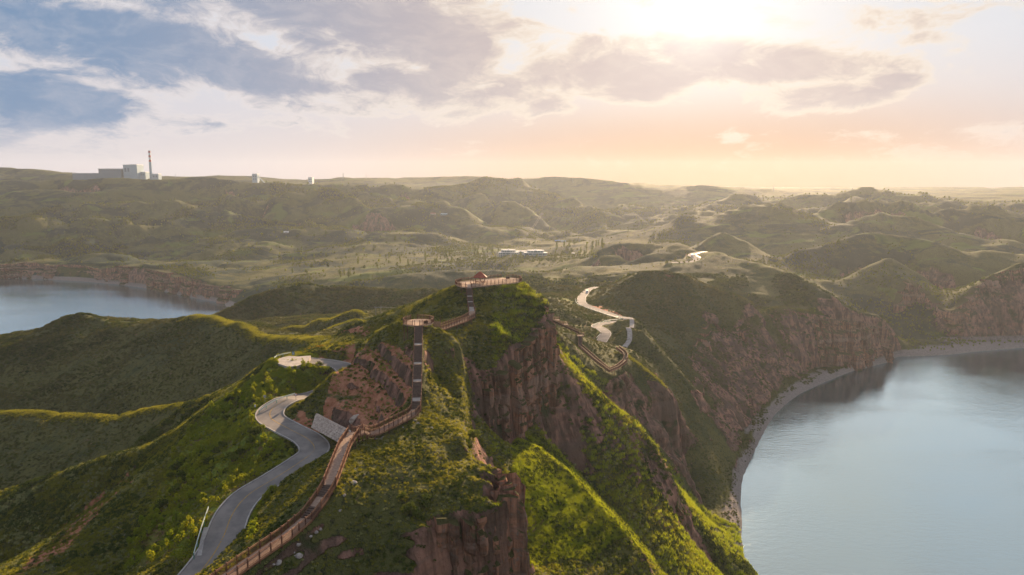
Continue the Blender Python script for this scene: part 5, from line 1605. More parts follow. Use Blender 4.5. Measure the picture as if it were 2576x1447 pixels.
def cliff(edge, H, seed, out=1.0, step=0.35, vstep=0.7, lean=0.06, pil=(1.6, 4.2), depth=2.4, drop=2.0):
    """edge: world points along the brow, left to right as the viewer sees it; the rock hangs below it"""
    P = np.array(catmull(edge, 10)); P[:, 2] -= 0.35; d = np.hypot(*np.diff(P[:, :2], axis=0).T); S = np.concatenate([[0], np.cumsum(d)])
    n = int(S[-1] / step); s = np.linspace(0, S[-1], n)
    X = np.interp(s, S, P[:, 0]); Y = np.interp(s, S, P[:, 1]); Zt = np.interp(s, S, P[:, 2])
    k = np.ones(15) / 15
    def sm(a): return np.convolve(np.pad(a, 7, 'edge'), k, 'valid')
    tx, ty = np.gradient(sm(X)), np.gradient(sm(Y)); L = np.hypot(tx, ty); nx, ny = ty / L, -tx / L      # outwards, towards the viewer
    r = np.random.default_rng(seed)
    # pillars
    off = np.zeros(n); top = np.zeros(n); i = 0
    while i < n:
        w = int(r.uniform(*pil) / step); j = min(n, i + w); q = np.linspace(-1, 1, max(2, j - i))[:j - i]
        prot = r.uniform(-0.35, 1.0) * depth
        off[i:j] = prot + (1 - np.abs(q) ** 3.0) * 0.5; top[i:j] = -max(0, prot) * drop * r.uniform(0.2, 1.0)
        if r.random() < 0.75:
            g = max(1, int(r.uniform(0.2, 0.8) / step)); off[max(0, j - g):j] = -depth * r.uniform(0.7, 1.7)
        i = j
    m = int(H / vstep) + 1; t = np.linspace(0, 1, m)
    S2, T2 = np.meshgrid(s, t, indexing='ij')
    z = (Zt + top)[:, None] * (1 - T2) + (Zt - H)[:, None] * T2
    sidx = (S2 + 0.9 * fbm(z, S2 * .3, 9, 3)) / step
    o = np.interp(sidx.ravel(), np.arange(n), off).reshape(sidx.shape)
    # broken ledges: pillars split in blocks
    blk = fbm(S2 * 0.5, z * 0.8 + 40, 5, 2); o = o + np.where(blk > 0.12, 0.5, 0) + np.where(blk < -0.25, -0.6, 0)
    led_ = fbm(z * 1.0, S2 * .03, H * .16, 2, ox=3); o = o - sstep(0.05, 0.12, led_) * depth * .28
    o = o + 0.35 * fbm(S2, z, 2.2, 4) + 0.8 * fbm(S2, z, 9, 2, ox=4) + lean * (T2 * H) + out
    ends = np.minimum(sstep(0, 2.5, S2), sstep(0, 2.5, S[-1] - S2)); o = o * ends - 1.5 * (1 - ends)
    VX = X[:, None] + nx[:, None] * o; VY = Y[:, None] + ny[:, None] * o; VZ = z + 0.15 * fbm(S2, z, 1.5, 2)
    # top cap row goes back into the hill
    VX = np.concatenate([(X - nx * 2.5)[:, None], VX], 1); VY = np.concatenate([(Y - ny * 2.5)[:, None], VY], 1); VZ = np.concatenate([(Zt - 0.9)[:, None], VZ], 1)
    m += 1
    V = np.stack([VX, VY, VZ], -1).reshape(-1, 3).astype(np.float32)
    i = np.arange(n - 1)[:, None]; j = np.arange(m - 1)[None, :]
    Q = np.stack([i * m + j, i * m + j + 1, (i + 1) * m + j + 1, (i + 1) * m + j], -1).reshape(-1, 4)
    me = bpy.data.meshes.new('cliff'); me.from_pydata(V.tolist(), [], Q.tolist()); me.materials.append(ROCKM); me.update()
    o = bpy.data.objects.new('cliff', me); COL.objects.link(o); o['kind'] = 'structure'
    return V


ROCKM = rock_material()


def build_cliffs():
    zup = lambda pts, d=0.0: [(x, y, ground_z(x, y) + d) for x, y, _ in pts]
    cliff([pix(1046, 1316, 105.8), pix(1100, 1296, 106.8), pix(1159, 1292, 108.6), pix(1200, 1302, 109), pix(1262, 1272, 111.5), pix(1291, 1226, 115.5), pix(1289, 1200, 120), pix(1281, 1172, 125)], 42, 11, out=0.4, pil=(1.3, 3.4), depth=2.8, drop=1.0)
    cliff([pix(1096, 886, 168.3), pix(1118, 876, 169.3), pix(1158, 866, 170.8)], 13, 5, out=0.3, depth=1.0, step=0.3, pil=(1.0, 2.6), drop=0.3)
    cliff([pix(1200, 950, 179.5), pix(1228, 942, 181), pix(1250, 926, 184), pix(1270, 902, 188), pix(1283, 886, 190), pix(1320, 862, 198), pix(1352, 830, 206), pix(1374, 800, 212), pix(1379, 776, 215.6), pix(1374, 760, 219)], 30, 23, out=0.3, depth=3.0, pil=(1.4, 4.2), vstep=.5)
    cliff([pix(1640, 1120, 239), pix(1690, 1208, 236), pix(1711, 1264, 233.5), pix(1724, 1280, 236)], 24, 31, out=0.3, depth=1.6)
    cliff([pix(1742, 1005, 384), pix(1737, 900, 430), pix(1780, 806, 489), pix(1850, 833, 497), pix(1900, 803, 529), pix(1960, 776, 555), pix(2040, 791, 561), pix(2100, 801, 567), pix(2160, 808, 576), pix(2238, 832, 602)], 50, 51, out=2, depth=7, step=1.0, vstep=1.6, pil=(4, 13), lean=.30, drop=1)
    cliff([pix(-300, 645, 1163), pix(-120, 655, 1158), pix(0, 662, 1147), pix(68, 656, 1149), pix(120, 664, 1139), pix(205, 666, 1121), pix(250, 676, 1099), pix(311, 667, 1077), pix(360, 672, 1054), pix(410, 678, 1021), pix(450, 690, 984), pix(496, 706, 943), pix(540, 718, 914), pix(612, 726, 880)], 30, 53, out=3, depth=9, step=2.2, vstep=1.4, pil=(14, 40), lean=.25, drop=.4)
    cliff([pix(2252, 765, 705), pix(2280, 700, 720), pix(2330, 731, 705), pix(2390, 775, 674), pix(2450, 722, 689), pix(2520, 682, 699), pix(2640, 655, 706), pix(2760, 640, 712)], 62, 57, out=2, depth=6, step=1.6, vstep=1.8, pil=(6, 18), lean=.35, drop=1)
    cliff([pix(1612, 836, 380.5), pix(1628, 846, 379.5), pix(1634, 860, 378)], 13, 37, out=0.3, depth=1.2, step=.5, vstep=1)
    cliff([pix(1652, 694, 519), pix(1672, 688, 518), pix(1700, 694, 519)], 15, 41, out=0.2, depth=1.6, step=.8, vstep=1.2, pil=(3, 7))


# ------------------------------------------------------------------ plants
def leaf_material(name, ca, cb, trans=0.35, patch=0.05):
    m = bpy.data.materials.new(name); m.use_nodes = True; m.node_tree.nodes.clear()
    N = NT(m.node_tree); out = N.node('ShaderNodeOutputMaterial')
    oi = N.node('ShaderNodeObjectInfo'); geo = N.node('ShaderNodeNewGeometry')
    n = N.noise(geo.outputs['Position'], patch, 4, 0.6)
    f = N.math('ADD', N.math('MULTIPLY', oi.outputs['Random'], 0.55), N.math('MULTIPLY', N.ramp(n, 0.35, 0.65), 0.5), clamp=True)
    c = N.mix(f, ca, cb)
    d = N.node('ShaderNodeBsdfDiffuse'); t = N.node('ShaderNodeBsdfTranslucent')
    N.put(d.inputs['Color'], c); N.put(t.inputs['Color'], N.mix(1.0, c, (1.25, 1.15, 0.6), 'MULTIPLY'))
    mx = N.node('ShaderNodeMixShader'); mx.inputs[0].default_value = trans
    N.l.new(d.outputs[0], mx.inputs[1]); N.l.new(t.outputs[0], mx.inputs[2]); N.l.new(mx.outputs[0], out.inputs[0])
    return m


LEAF = dict(
    dry=leaf_material('dry_grass_leaf', (0.10, 0.125, 0.022), (0.26, 0.255, 0.045), 0.5),
    bush=leaf_material('dark_bush_leaf', (0.026, 0.050, 0.016), (0.095, 0.12, 0.026), 0.3),
    lush=leaf_material('young_leaf', (0.15, 0.22, 0.020), (0.31, 0.32, 0.03), 0.48),
    gold=leaf_material('golden_grass_leaf', (0.19, 0.27, 0.024), (0.33, 0.37, 0.034), 0.45),
    tree=leaf_material('poplar_leaf', (0.055, 0.085, 0.022), (0.13, 0.16, 0.030), 0.45),
    hill=leaf_material('hillside_leaf', (0.048, 0.064, 0.024), (0.125, 0.125, 0.036), 0.35),
    pop=leaf_material('light_poplar_leaf', (0.09, 0.13, 0.028), (0.20, 0.22, 0.040), 0.45),
    pale=leaf_material('pale_leaf', (0.14, 0.17, 0.07), (0.30, 0.30, 0.13), 0.35),
    flower=leaf_material('yellow_flower', (0.30, 0.20, 0.01), (0.42, 0.28, 0.02), 0.3),
)


def leaf_cloud(n, rx, rz, z0, size, seed, shape='dome', up=0.3):
    """n leaf clump triangles/quads through an irregular volume"""
    r = random.Random(seed); m = MB()
    lobes = [(r.uniform(-.5, .5) * rx, r.uniform(-.5, .5) * rx, r.uniform(.1, .7) * rz, r.uniform(.4, .75)) for _ in range(5)]
    for _ in range(n):
        if shape == 'dome':
            a = r.uniform(0, 6.283); e = math.asin(r.uniform(0, 1)); d = r.uniform(.55, 1.0)
            p = Vector((math.cos(a) * math.cos(e) * rx * d, math.sin(a) * math.cos(e) * rx * d, z0 + math.sin(e) * rz * d))
            nrm = Vector((math.cos(a) * math.cos(e), math.sin(a) * math.cos(e), math.sin(e) + up))
        elif shape == 'lobes':
            cx, cy, cz, s = r.choice(lobes); a = r.uniform(0, 6.283); e = math.asin(r.uniform(-0.7, 1)); d = r.uniform(.6, 1.0)
            p = Vector((cx + math.cos(a) * math.cos(e) * rx * s * d, cy + math.sin(a) * math.cos(e) * rx * s * d, z0 + cz + math.sin(e) * rz * s * .6 * d))
            nrm = Vector((math.cos(a) * math.cos(e), math.sin(a) * math.cos(e), math.sin(e) + up))
        else:   # column
            h = r.uniform(0, 1) ** .9; w = rx * (math.sin(math.pi * min(1, h * 1.05) ** .7) * .9 + .15) * r.uniform(.5, 1.1); a = r.uniform(0, 6.283)
            p = Vector((math.cos(a) * w, math.sin(a) * w, z0 + h * rz)); nrm = Vector((math.cos(a), math.sin(a), .6))
        nrm = (nrm.normalized() + Vector((r.uniform(-1, 1), r.uniform(-1, 1), r.uniform(-1, 1))) * .7).normalized()
        u = nrm.orthogonal().normalized(); v = nrm.cross(u); an = r.uniform(0, 6.283); u, v = u * math.cos(an) + v * math.sin(an), v * math.cos(an) - u * math.sin(an)
        s = size * r.uniform(.6, 1.3); b = len(m.v)
        m.v += [tuple(p - u * s - v * s * .5), tuple(p + u * s - v * s * .4), tuple(p + v * s * .9 + nrm * s * .2)]; m.f.append((b, b + 1, b + 2))
    return m


def grass_blades(n, rad, h, w, seed):
    r = random.Random(seed); m = MB()
    for _ in range(n):
        a = r.uniform(0, 6.283); d = rad * r.random() ** .5; p = Vector((math.cos(a) * d, math.sin(a) * d, -.05)); lean = Vector((r.uniform(-.5, .5), r.uniform(-.5, .5), 1)) * h * r.uniform(.6, 1.2)
        s = Vector((r.uniform(-1, 1), r.uniform(-1, 1), 0)).normalized() * w; b = len(m.v)
        m.v += [tuple(p - s), tuple(p + s), tuple(p + lean)]; m.f.append((b, b + 1, b + 2))
    return m


def sample(n, wfun, seed, rmax=260, rmin=70):
    g = GRID; r = np.random.default_rng(seed); nf = g['nf']
    i1 = np.searchsorted(g['us'], math.log(rmax)); i0 = max(0, np.searchsorted(g['us'], math.log(rmin)))
    sl = (slice(i0, i1), slice(0, nf - 1))
    X, Y, Z = g['X'][sl], g['Y'][sl], g['Z'][sl]; RR = np.exp(g['us'][i0:i1])[:, None]
    area = RR ** 2 * np.gradient(g['us'])[i0:i1][:, None] * np.ones_like(X)
    w = area * wfun(X, Y, Z, g['rock'][sl], g['soil'][sl], g['lush'][sl], g['sl'][sl]); w[Z < 3] = 0
    w = np.clip(w, 0, None)
    # keep roads and decks free
    for pts, hw in ROADS:
        xs = [p[0] for p in pts]; ys = [p[1] for p in pts]; m = (X > min(xs) - 6) & (X < max(xs) + 6) & (Y > min(ys) - 6) & (Y < max(ys) + 6)
        d, _ = polydist(X[m], Y[m], pts); q = w[m]; q[d < hw + 0.9] = 0; w[m] = q
    for pts, hw, _ in CUTS:
        xs = [p[0] for p in pts]; ys = [p[1] for p in pts]; m = (X > min(xs) - 4) & (X < max(xs) + 4) & (Y > min(ys) - 4) & (Y < max(ys) + 4)
        d, _ = polydist(X[m], Y[m], pts); q = w[m]; q[d < hw + 0.25] = 0; w[m] = q
    w[inpoly(X, Y, UPPER)] = 0; w[np.hypot(X - ROUND_C[0], Y - ROUND_C[1]) < 4.8] = 0
    w[inpoly(X, Y, [onz(x, y, pix(745, 904, 206)[2]) for x, y in [(690, 906), (728, 895), (785, 894), (778, 905), (745, 924), (700, 917)]])] = 0
    cdf = np.cumsum(w.ravel()); k = np.searchsorted(cdf, r.random(n) * cdf[-1]); k = np.clip(k, 0, X.size - 1)
    i, j = np.unravel_index(k, X.shape); i = np.clip(i, 0, X.shape[0] - 2); j = np.clip(j, 0, X.shape[1] - 2)
    a, b = r.random(n), r.random(n)
    def L(A): return (A[i, j] * (1 - a) + A[i + 1, j] * a) * (1 - b) + (A[i, j + 1] * (1 - a) + A[i + 1, j + 1] * a) * b
    return np.stack([L(X), L(Y), L(Z)], -1)


def scatter(name, pts, src, smin, smax, seed):
    """one object of uncounted ground cover: the source clump instanced on points by geometry nodes"""
    r = np.random.default_rng(seed)
    me = bpy.data.meshes.new(name); me.vertices.add(len(pts)); me.vertices.foreach_set('co', pts.astype(np.float32).ravel())
    a = me.attributes.new('size', 'FLOAT', 'POINT'); a.data.foreach_set('value', (smin + (smax - smin) * r.random(len(pts)) ** 1.6).astype(np.float32))
    a = me.attributes.new('turn', 'FLOAT_VECTOR', 'POINT'); t = np.zeros((len(pts), 3), np.float32); t[:, 2] = r.random(len(pts)) * 6.28; t[:, 0] = r.normal(0, .15, len(pts)); a.data.foreach_set('vector', t.ravel())
    o = bpy.data.objects.new(name, me); COL.objects.link(o); o['kind'] = 'stuff'
    ng = bpy.data.node_groups.new(name + '_nodes', 'GeometryNodeTree')
    ng.interface.new_socket('Geometry', in_out='INPUT', socket_type='NodeSocketGeometry'); ng.interface.new_socket('Geometry', in_out='OUTPUT', socket_type='NodeSocketGeometry')
    n = ng.nodes; gi = n.new('NodeGroupInput'); go = n.new('NodeGroupOutput'); ip = n.new('GeometryNodeInstanceOnPoints'); oi = n.new('GeometryNodeObjectInfo')
    oi.inputs['Object'].default_value = src; oi.transform_space = 'ORIGINAL'
    na = n.new('GeometryNodeInputNamedAttribute'); na.data_type = 'FLOAT'; na.inputs[0].default_value = 'size'
    nt = n.new('GeometryNodeInputNamedAttribute'); nt.data_type = 'FLOAT_VECTOR'; nt.inputs[0].default_value = 'turn'
    l = ng.links; l.new(gi.outputs[0], ip.inputs['Points']); l.new(oi.outputs['Geometry'], ip.inputs['Instance'])
    l.new(na.outputs[0], ip.inputs['Scale']); l.new(nt.outputs[0], ip.inputs['Rotation']); l.new(ip.outputs[0], go.inputs[0])
    md = o.modifiers.new('scatter', 'NODES'); md.node_group = ng
    return o


def clump(name, m, mt, at_, s=1.0):
    """a single clump standing on the ground, also the pattern for its kind"""
    o = m.build(name, mt, None, off=(0, 0, 0)); o.location = at_; o.scale = (s, s, s); o['kind'] = 'stuff'
    return o


def crest_mask(X, Y, Z):
    """ridge tops where dry grass is put in to paint a bright rim"""
    m = np.zeros_like(X)
    for ln in LINES:
        if ln[0][:2] not in RIMS and ln[0][:2] not in {(862, 829), (1147, 718), (1030, 812), (1196, 790), (845, 1218)}: continue
        if ln[0][2] > 520: continue
        pts = [pix(*p) for p in ln]; xs = [p[0] for p in pts]; ys = [p[1] for p in pts]
        q = (X > min(xs) - 9) & (X < max(xs) + 9) & (Y > min(ys) - 9) & (Y < max(ys) + 9)
        d, _ = polydist(X[q], Y[q], pts); m[q] = np.maximum(m[q], np.clip(1 - d / (1.5 + .012 * Y[q]), 0, 1))
    return m


STONE_ME = rock_mesh(44)


def build_cover():
    def spot(px, py, Y): q = pix(px, py, Y); return (q[0], q[1], ground_z(q[0], q[1]))
    gr = clump('grass', grass_blades(26, .55, .55, .05, 1), LEAF['dry'], spot(960, 1180, 115))
    gg = clump('golden_grass', grass_blades(26, .6, .6, .055, 2), LEAF['gold'], spot(1400, 1300, 175))
    bu = clump('low_shrub', leaf_cloud(60, .62, .62, 0, .16, 3), LEAF['bush'], spot(1000, 1400, 101))
    bo = clump('olive_shrub', leaf_cloud(55, .6, .5, 0, .15, 4), LEAF['dry'], spot(1100, 1200, 118))
    lu = clump('green_undergrowth', leaf_cloud(46, .5, .6, 0, .14, 5), LEAF['lush'], spot(560, 1150, 157))
    nz = lambda X, Y, s, o=0: fbm(X, Y, s, 3, ox=o)
    open_ = lambda rk, so, sl: (1 - rk) * (1 - 0.75 * so)
    scatter('grass', sample(52000, lambda X, Y, Z, rk, so, lu, sl: open_(rk, so, sl) * (1 - .6 * lu) * (0.55 + 1.1 * nz(X, Y, 9)), 1, 250), gr, .5, 1.5, 1)
    scatter('olive_shrubs', sample(22000, lambda X, Y, Z, rk, so, lu, sl: open_(rk, so, sl) * (1 - .7 * lu) * (0.35 + 1.6 * nz(X, Y, 14, 3)), 2, 270), bo, .45, 1.5, 2)
    scatter('low_shrubs', sample(17000, lambda X, Y, Z, rk, so, lu, sl: (1 - .75 * rk) * (1 - .85 * so) * (1 - .7 * lu) * (0.22 + 1.8 * nz(X, Y, 11, 8)) , 3, 270), bu, .5, 1.9, 3)
    scatter('green_undergrowth', sample(10500, lambda X, Y, Z, rk, so, lu, sl: lu * (X < -22) * (0.30 + 1.9 * nz(X, Y, 7, 5)), 4, 225), lu, .4, 1.3, 4)
    scatter('golden_grass', sample(26000, lambda X, Y, Z, rk, so, lu, sl: lu * (X > -6) * (0.6 + .8 * nz(X, Y, 7, 5)) + .03 * (X > -6) * (1 - rk), 5, 300), gg, .7, 2.0, 5)
    scatter('rim_light_grass', sample(15000, lambda X, Y, Z, rk, so, lu, sl: (1 - rk) * (1 - so) * crest_mask(X, Y, Z), 25, 460), gr, .7, 1.9, 25)  # pale dry grass added along the crests for rim light brightness
    pa = clump('pale_shrub', leaf_cloud(55, .6, .6, 0, .15, 14), LEAF['pale'], spot(1050, 1250, 112))
    scatter('pale_shrubs', sample(7000, lambda X, Y, Z, rk, so, lu, sl: open_(rk, so, sl) * (1 - .5 * lu) * (0.15 + 1.9 * nz(X, Y, 13, 12)), 16, 260), pa, .5, 1.7, 16)
    st = MB(); st.v = [tuple(v.co) for v in STONE_ME.vertices]; st.f = [tuple(p.vertices) for p in STONE_ME.polygons]
    so_ = clump('stone', st, M['stone'], spot(740, 1380, 95), .3)
    scatter('scattered_stones', sample(1700, lambda X, Y, Z, rk, so, lu, sl: (1 - rk) * (1 - lu) * np.clip(nz(X, Y, 10, 31) + .05, 0, 1) * (Y < 240), 17, 240), so_, .12, .55, 17)
    scatter('slope_shrubs', sample(1500, lambda X, Y, Z, rk, so, lu, sl: lu * (X > -6) * (0.5 + 1.2 * nz(X, Y, 9, 5)), 15, 230), bu, .9, 2.2, 15)
    ho = clump('hill_shrub', leaf_cloud(50, .6, .5, 0, .15, 24), LEAF['hill'], spot(300, 900, 400))
    # middle distance
    scatter('hillside_grass', sample(42000, lambda X, Y, Z, rk, so, lu, sl: open_(rk, so, sl) * (0.5 + 1.2 * nz(X, Y, 25)), 6, 620, 250), ho, .8, 2.6, 6)
    scatter('hillside_shrubs', sample(22000, lambda X, Y, Z, rk, so, lu, sl: (1 - .6 * rk) * (0.2 + 1.6 * nz(X, Y, 30, 4)), 7, 700, 250), bu, .9, 3.4, 7)
    return bu, lu


def copy_tree(src, loc, rz, s, label, group):
    c = src.copy(); COL.objects.link(c); c.location = loc; c.rotation_euler = (0, 0, rz); c.scale = s
    c['label'] = label; c['group'] = group
    for ch in src.children:
        k = ch.copy(); COL.objects.link(k); k.parent = c
    return c


def make_tree(name, label, cat, seed, kind, h, rad, leaf, nleaf, lsize, loc):
    t = thing(name, label, cat, loc)
    r = random.Random(seed); m = MB()
    th = h * (.45 if kind != 'column' else .6); m.tube((0, 0, -.3), (r.uniform(-.1, .1) * h * .2, 0, th), .035 * h + .03, .015 * h, 6)
    for k in range(4):
        a = r.uniform(0, 6.28); z = th * r.uniform(.45, .95); m.tube((0, 0, z), (math.cos(a) * rad * .6, math.sin(a) * rad * .6, z + h * .25), .014 * h + .01, .006 * h, 4)
    m.build('trunk', M['bark'], t, off=(0, 0, 0))
    if kind == 'column': lc = leaf_cloud(nleaf, rad, h * .9, h * .1, lsize, seed, 'column')
    else: lc = leaf_cloud(nleaf, rad, h * .75, h * .25, lsize, seed, 'lobes')
    lc.build('crown', leaf, t, off=(0, 0, 0))
    return t


DIRS = [('left', 'right'), ('near', 'far')]


def where(x, y, marks):
    """plain words for where a plant stands, from the nearest landmark"""
    best = min(marks, key=lambda k: (k[1] - x) ** 2 + ((k[2] - y)) ** 2)
    dx, dy = x - best[1], y - best[2]
    if abs(dx) > abs(dy): s = 'left of' if dx < 0 else 'right of'
    else: s = 'below' if dy < 0 else 'beyond'
    return s, best[0]


def build_trees():
    sap = [make_tree('sapling', 'x', 'tree', 50 + k, 'lobes', 1.9, .62, LEAF['lush'], 110, .17, (0, 0, 0)) for k in range(4)]
    bushes = [make_tree('shrub', 'x', 'shrub', 70 + k, 'lobes', 1.9, 1.25, LEAF['bush' if k < 2 else 'tree'], 330, .17, (0, 0, 0)) for k in range(4)]
    pop = [make_tree('poplar_tree', 'x', 'tree', 90 + k, 'column', 8.5, 1.25, LEAF['pop'], 230, .46, (0, 0, 0)) for k in range(3)]
    rnd = [make_tree('broadleaf_tree', 'x', 'tree', 110 + k, 'lobes', 5.2, 2.2, LEAF[('lush', 'pop', 'tree')[k]], 260, .42, (0, 0, 0)) for k in range(3)]
    r = random.Random(21)
    used = set()
    def place(pool, x, y, z, s, label, group, kz=1.0):
        src = pool[r.randrange(len(pool))]
        if id(src) in used:
            c = copy_tree(src, (x, y, z), r.uniform(0, 6.28), (s, s, s * kz), label, group)
        else:
            used.add(id(src)); c = src; c.location = (x, y, z); c.rotation_euler = (0, 0, r.uniform(0, 6.28)); c.scale = (s, s, s * kz); c['label'] = label; c['group'] = group
        return c
    # big dark shrubs between the saplings and along the terrace
    for px, py, Y, s, lb in [(640, 1092, 161.5, 1.25, 'round dark green shrub closest to the outer bend of the road'), (629, 1124, 156.5, 1.25, 'dark leafy tree with visible stem below the road bend'),
                             (560, 1128, 160, 1.1, 'bushy dark green shrub in the upper part of the sapling slope'), (584, 1166, 153, 1.6, 'largest dark green shrub in the middle of the sapling slope'), (606, 1146, 155.5, 1.2, 'dark shrub just above the largest one on the sapling slope'),
                             (525, 1172, 156, 1.3, 'wide green shrub at the left of the largest shrub'), (541, 1143, 158, 1.0, 'dark shrub beside the upper bushy shrub'), (430, 1205, 157, 1.0, 'shrub at the top of the dark hedge on the terrace edge'),
                             (444, 1185, 160, 1.3, 'dark shrub where the terrace edge begins to fall away'), (455, 1215, 155, 1.5, 'dense dark hedge shrub on the terrace edge'), (440, 1245, 151, 1.4, 'hedge shrub beneath the densest dark one'),
                             (412, 1276, 147.5, 1.2, 'middle shrub of the dark hedge running down the edge'), (395, 1290, 145.5, 1.1, 'last low shrub of the dark hedge line'), (568, 1058, 173, .9, 'dark shrub under the pole with the grey round sign'),
                             (575, 1012, 184, 1.0, 'dark bush at the left rim of the upper green slope'), (805, 922, 200, .9, 'dark bush on the green slope left of the red cutting'), (1190, 1115, 150, 1.7, 'big round green bush at the foot of the grassy gully'),
                             (1180, 1128, 146, 1.2, 'smaller bush just below the big gully bush'), (1286, 872, 190.5, 1.5, 'round green bush on the brow above the pillared cliff'), (1076, 1278, 108, 1.2, 'dark green bush at the top left of the near cliff'),
                             (1050, 1300, 106.5, 1.0, 'bright green bush left of the near cliff pillars'), (1022, 1286, 107, 1.0, 'pale olive bush on the slope beside the near cliff'), (1010, 1262, 109, .9, 'round bush on the yellow slope above the near cliff')]:
        q = pix(px, py, Y)
        for Yt in np.arange(Y - 25, Y + 30, .5):
            q = pix(px, py, Yt)
            if q[2] <= ground_z(q[0], q[1]): break
        place(bushes, q[0], q[1], ground_z(q[0], q[1]) - .1, s, lb, 'dark shrubs on the slopes')
    # hedge on the inside of the lower road bend and plants by the kerb
    hedge = [(626, 1330), (628, 1316), (631, 1302), (634, 1290), (640, 1278), (645, 1266), (650, 1258), (658, 1252), (664, 1244), (672, 1238), (680, 1232), (623, 1345), (618, 1358)]
    hedge.sort(key=lambda p: -p[1]); nth = ('first', 'second', 'third', 'fourth', 'fifth', 'sixth', 'seventh', 'eighth', 'ninth', 'tenth', 'eleventh', 'twelfth', 'thirteenth')
    for k, (px, py) in enumerate(hedge):
        low = k < 13
        for Yt in np.arange(90, 220, .5):
            q = pix(px + (11 if low else 2), py + 4, Yt)
            if q[2] <= ground_z(q[0], q[1]): break
        place(sap, q[0], q[1], ground_z(q[0], q[1]) - .2, r.uniform(.9, 1.3), 'bright green bush, %s from the lower end of the hedge beside the lower road' % nth[k] if low else 'green bush in the strip between the road bend and the stone wall',
              'hedge bushes beside the lower road' if low else 'bushes below the stone wall', .75)
    for px, py, s, lb in [(726, 915, .8, 'leftmost little tree at the front edge of the parking area'), (736, 916, 1.0, 'second little tree from the left at the parking area edge'), (745, 916, .8, 'third little tree in the row at the parking area'), (760, 914, 1.0, 'rightmost bushy tree in the row at the parking area'), (777, 905, .7, 'small tree where the parking area meets the road')]:
        for Yt in np.arange(150, 240, .5):
            q = pix(px, py, Yt)
            if q[2] <= ground_z(q[0], q[1]): break
        place(sap, q[0], q[1], ground_z(q[0], q[1]) - .05, s, lb, 'row of young trees by the parking area')
    fl = make_tree('flowering_shrub', 'yellow flowering shrub in the row behind the parking area', 'shrub', 200, 'lobes', 1.3, .9, LEAF['flower'], 160, .15, (0, 0, 0))
    for k in range(9):
        px, py = 771 + k * 5.2, 884 - k * 1.2
        for Yt in np.arange(190, 260, .5):
            q = pix(px, py, Yt)
            if q[2] <= ground_z(q[0], q[1]): break
        w_ = ('left end', 'left half', 'middle', 'right half', 'right end')[min(4, int(k / 9 * 5))]
        lb = 'yellow flowering shrub at the %s of the row behind the parking area' % w_
        if k == 0: fl.location = (q[0], q[1], ground_z(q[0], q[1]) - .1); fl['label'] = lb; fl['group'] = 'flowering shrubs, ' + w_ + ' of the row'
        else: copy_tree(fl, (q[0], q[1], ground_z(q[0], q[1]) - .1), r.uniform(0, 6), (r.uniform(.7, 1.2),) * 3, lb, 'flowering shrubs, ' + w_ + ' of the row')
    # saplings of the terrace
    marks = [('the lower guardrail', 500, 1340), ('the road bend', 650, 1060), ('the dark hedge', 420, 1260), ('the bottom edge of the photo', 380, 1440), ('the grey round sign', 666, 1010), ('the parking area', 740, 900), ('the largest dark shrub', 584, 1160), ('the wide green shrub', 525, 1172), ('the smooth pale boulder', 481, 1335), ('the lowest hedge shrub', 395, 1290), ('the marker sign', 642, 1022), ('the upper bushy shrub', 560, 1128), ('the left rim bush', 575, 1012), ('the upper guardrail', 700, 1008)]
    pts = sample(285, lambda X, Y, Z, rk, so, lu, sl: lu * (X < -24) * (0.7 + fbm(X, Y, 10, 2)), 33, 222)
    for x, y, z in pts:
        fwd = y * math.cos(PITCH) + (CAM_Z - z) * math.sin(PITCH); px = CX + x / fwd * FPX; dn = -y * math.sin(PITCH) + (CAM_Z - z) * math.cos(PITCH); py = CY + dn / fwd * FPX
        s_, nm = where(px, -py, [(a, b, -c) for a, b, c in marks])
        m_ = [k for k in marks if k[0] == nm][0]; dd = math.hypot(px - m_[1], py - m_[2]); sc = r.uniform(.6, 1.35)
        szw = 'tiny' if sc < .8 else ('small' if sc < 1.0 else ('tall' if sc < 1.2 else 'big'))
        dw = 'close' if dd < 45 else ('a little way' if dd < 80 else ('some way' if dd < 120 else 'well'))
        place(sap, x, y, z - .05, sc, '%s yellow green young tree %s %s %s' % (szw, dw, s_, nm), '%s young trees %s %s %s' % (szw, dw, s_, nm))
    # trees of the plain
    fields = [((1070, 1255, 622, 668), 70, .75, 'poplar belt beside the glazed buildings', 'in the belt'), ((1385, 1440, 618, 650), 22, .6, 'clump right of the glazed buildings', 'in the clump'), ((1440, 1520, 612, 655), 26, .5, 'grove right of the glazed buildings', ''),
              ((848, 890, 690, 700), 10, .8, 'dark clump left of the hilltop platform', ''), ((940, 1080, 640, 672), 26, .35, 'fields left of the poplar belt', ''), ((700, 960, 640, 690), 34, .35, 'fields above the left headland', ''),
              ((560, 1050, 590, 640), 44, .3, 'hazy slopes left of centre', ''), ((60, 560, 560, 640), 40, .25, 'slopes above the left lake cliffs', ''), ((1240, 1400, 648, 668), 12, .3, 'slope below the glazed buildings', '')]
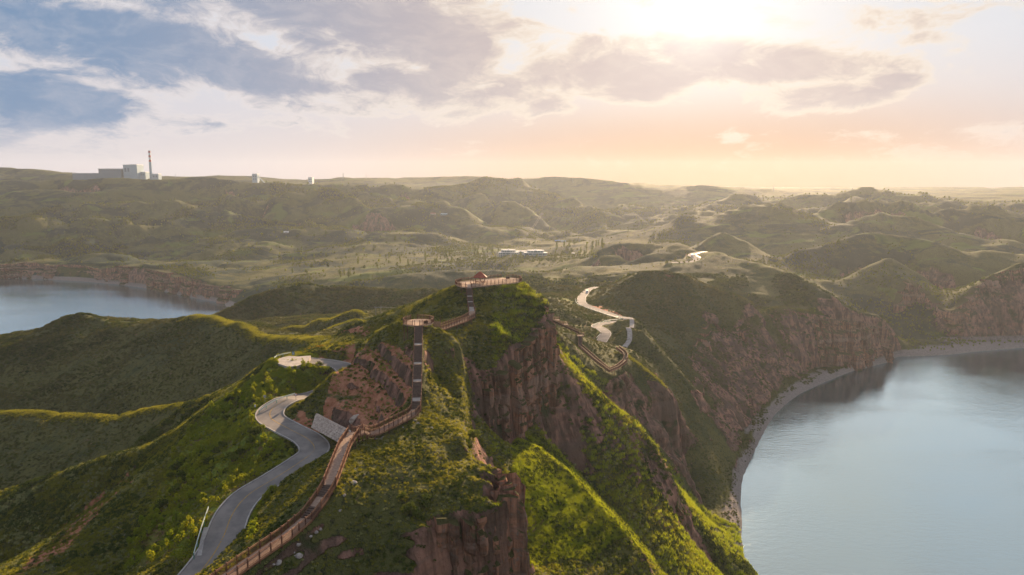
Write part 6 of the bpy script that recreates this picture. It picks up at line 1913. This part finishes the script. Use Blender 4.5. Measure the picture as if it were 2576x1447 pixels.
    for (x0, x1, y0, y1), n, pp, gname, _ in fields:
        for k in range(n):
            px, py = r.uniform(x0, x1), r.uniform(y0, y1)
            q = None
            for Yt in np.arange(620, 1900, 6.0):
                c = pix(px, py, Yt)
                if c[2] <= ground_z(c[0], c[1]): q = c; break
            if q is None: continue
            z = ground_z(q[0], q[1]); ispop = r.random() < pp
            sc = r.uniform(.6, 1.3); fx, fy = (px - x0) / (x1 - x0), (py - y0) / (y1 - y0)
            pos = ('left end', 'left part', 'middle', 'right part', 'right end')[min(4, int(fx * 5))]; row = ('back', 'middle', 'front')[min(2, int(fy * 3))]
            szw = 'short' if sc < .8 else ('middling' if sc < 1.05 else 'tall'); kd = 'slender poplar' if ispop else 'round tree'
            place(pop if ispop else rnd, q[0], q[1], z - .2, sc * (q[1] / 1000) ** .3, '%s %s, %s row, %s of the %s' % (szw, kd, row, pos, gname), '%s %ss in the %s row at the %s of the %s' % (szw, kd, row, pos, gname))
    sky = [(2207, 2950, 1.6, 'lone tall tree standing left on the right hand skyline'), (2229, 2950, .8, 'small bush tree beside the lone skyline tree'), (2237, 2950, .7, 'second small bush tree right of the lone skyline tree'), (2248, 2950, .8, 'little tree midway along the right skyline'),
           (2256, 2950, 1.3, 'left tree of the broad skyline clump'), (2263, 2950, 1.5, 'broadest tree of the skyline clump'), (2272, 2950, 1.1, 'right tree of the broad skyline clump'), (2284, 2950, 1.1, 'tree at the right end of the skyline group')]
    for px, Y, s, lb in sky:
        q = pix(px, 485, 1236); place(rnd, q[0], 1236, ground_z(q[0], 1236) - .3, s * .6, lb, 'trees on the right skyline')
    # distant woodland, too many to count
    src = [c for c in rnd[1].children if c.name.startswith('crown')][0]
    me = src.data
    base = bpy.data.objects.new('woodland_tree', me); COL.objects.link(base); q = pix(1000, 650, 1150); base.location = (q[0], q[1], ground_z(q[0], q[1])); base['kind'] = 'stuff'
    P = sample(30000, lambda X, Y, Z, rk, so, lu, sl: (1 - rk) * np.clip(nz2(X, Y), 0, 1) * (X < 500 + 0 * X) + .02, 44, 1950, 620)
    scatter('distant_woodland', P, base, .45, 1.25, 44)
    P = sample(16000, lambda X, Y, Z, rk, so, lu, sl: (0.3 + 1.3 * fbm(X, Y, 90, 3, ox=9)), 45, 2000, 640)
    scatter('distant_scrub', P, base, .18, .5, 45)


def nz2(X, Y): return (fbm(X, Y, 150, 5, gain=.62, ox=6) - 0.06) * 6


build_cliffs()
build_cover()
build_trees()
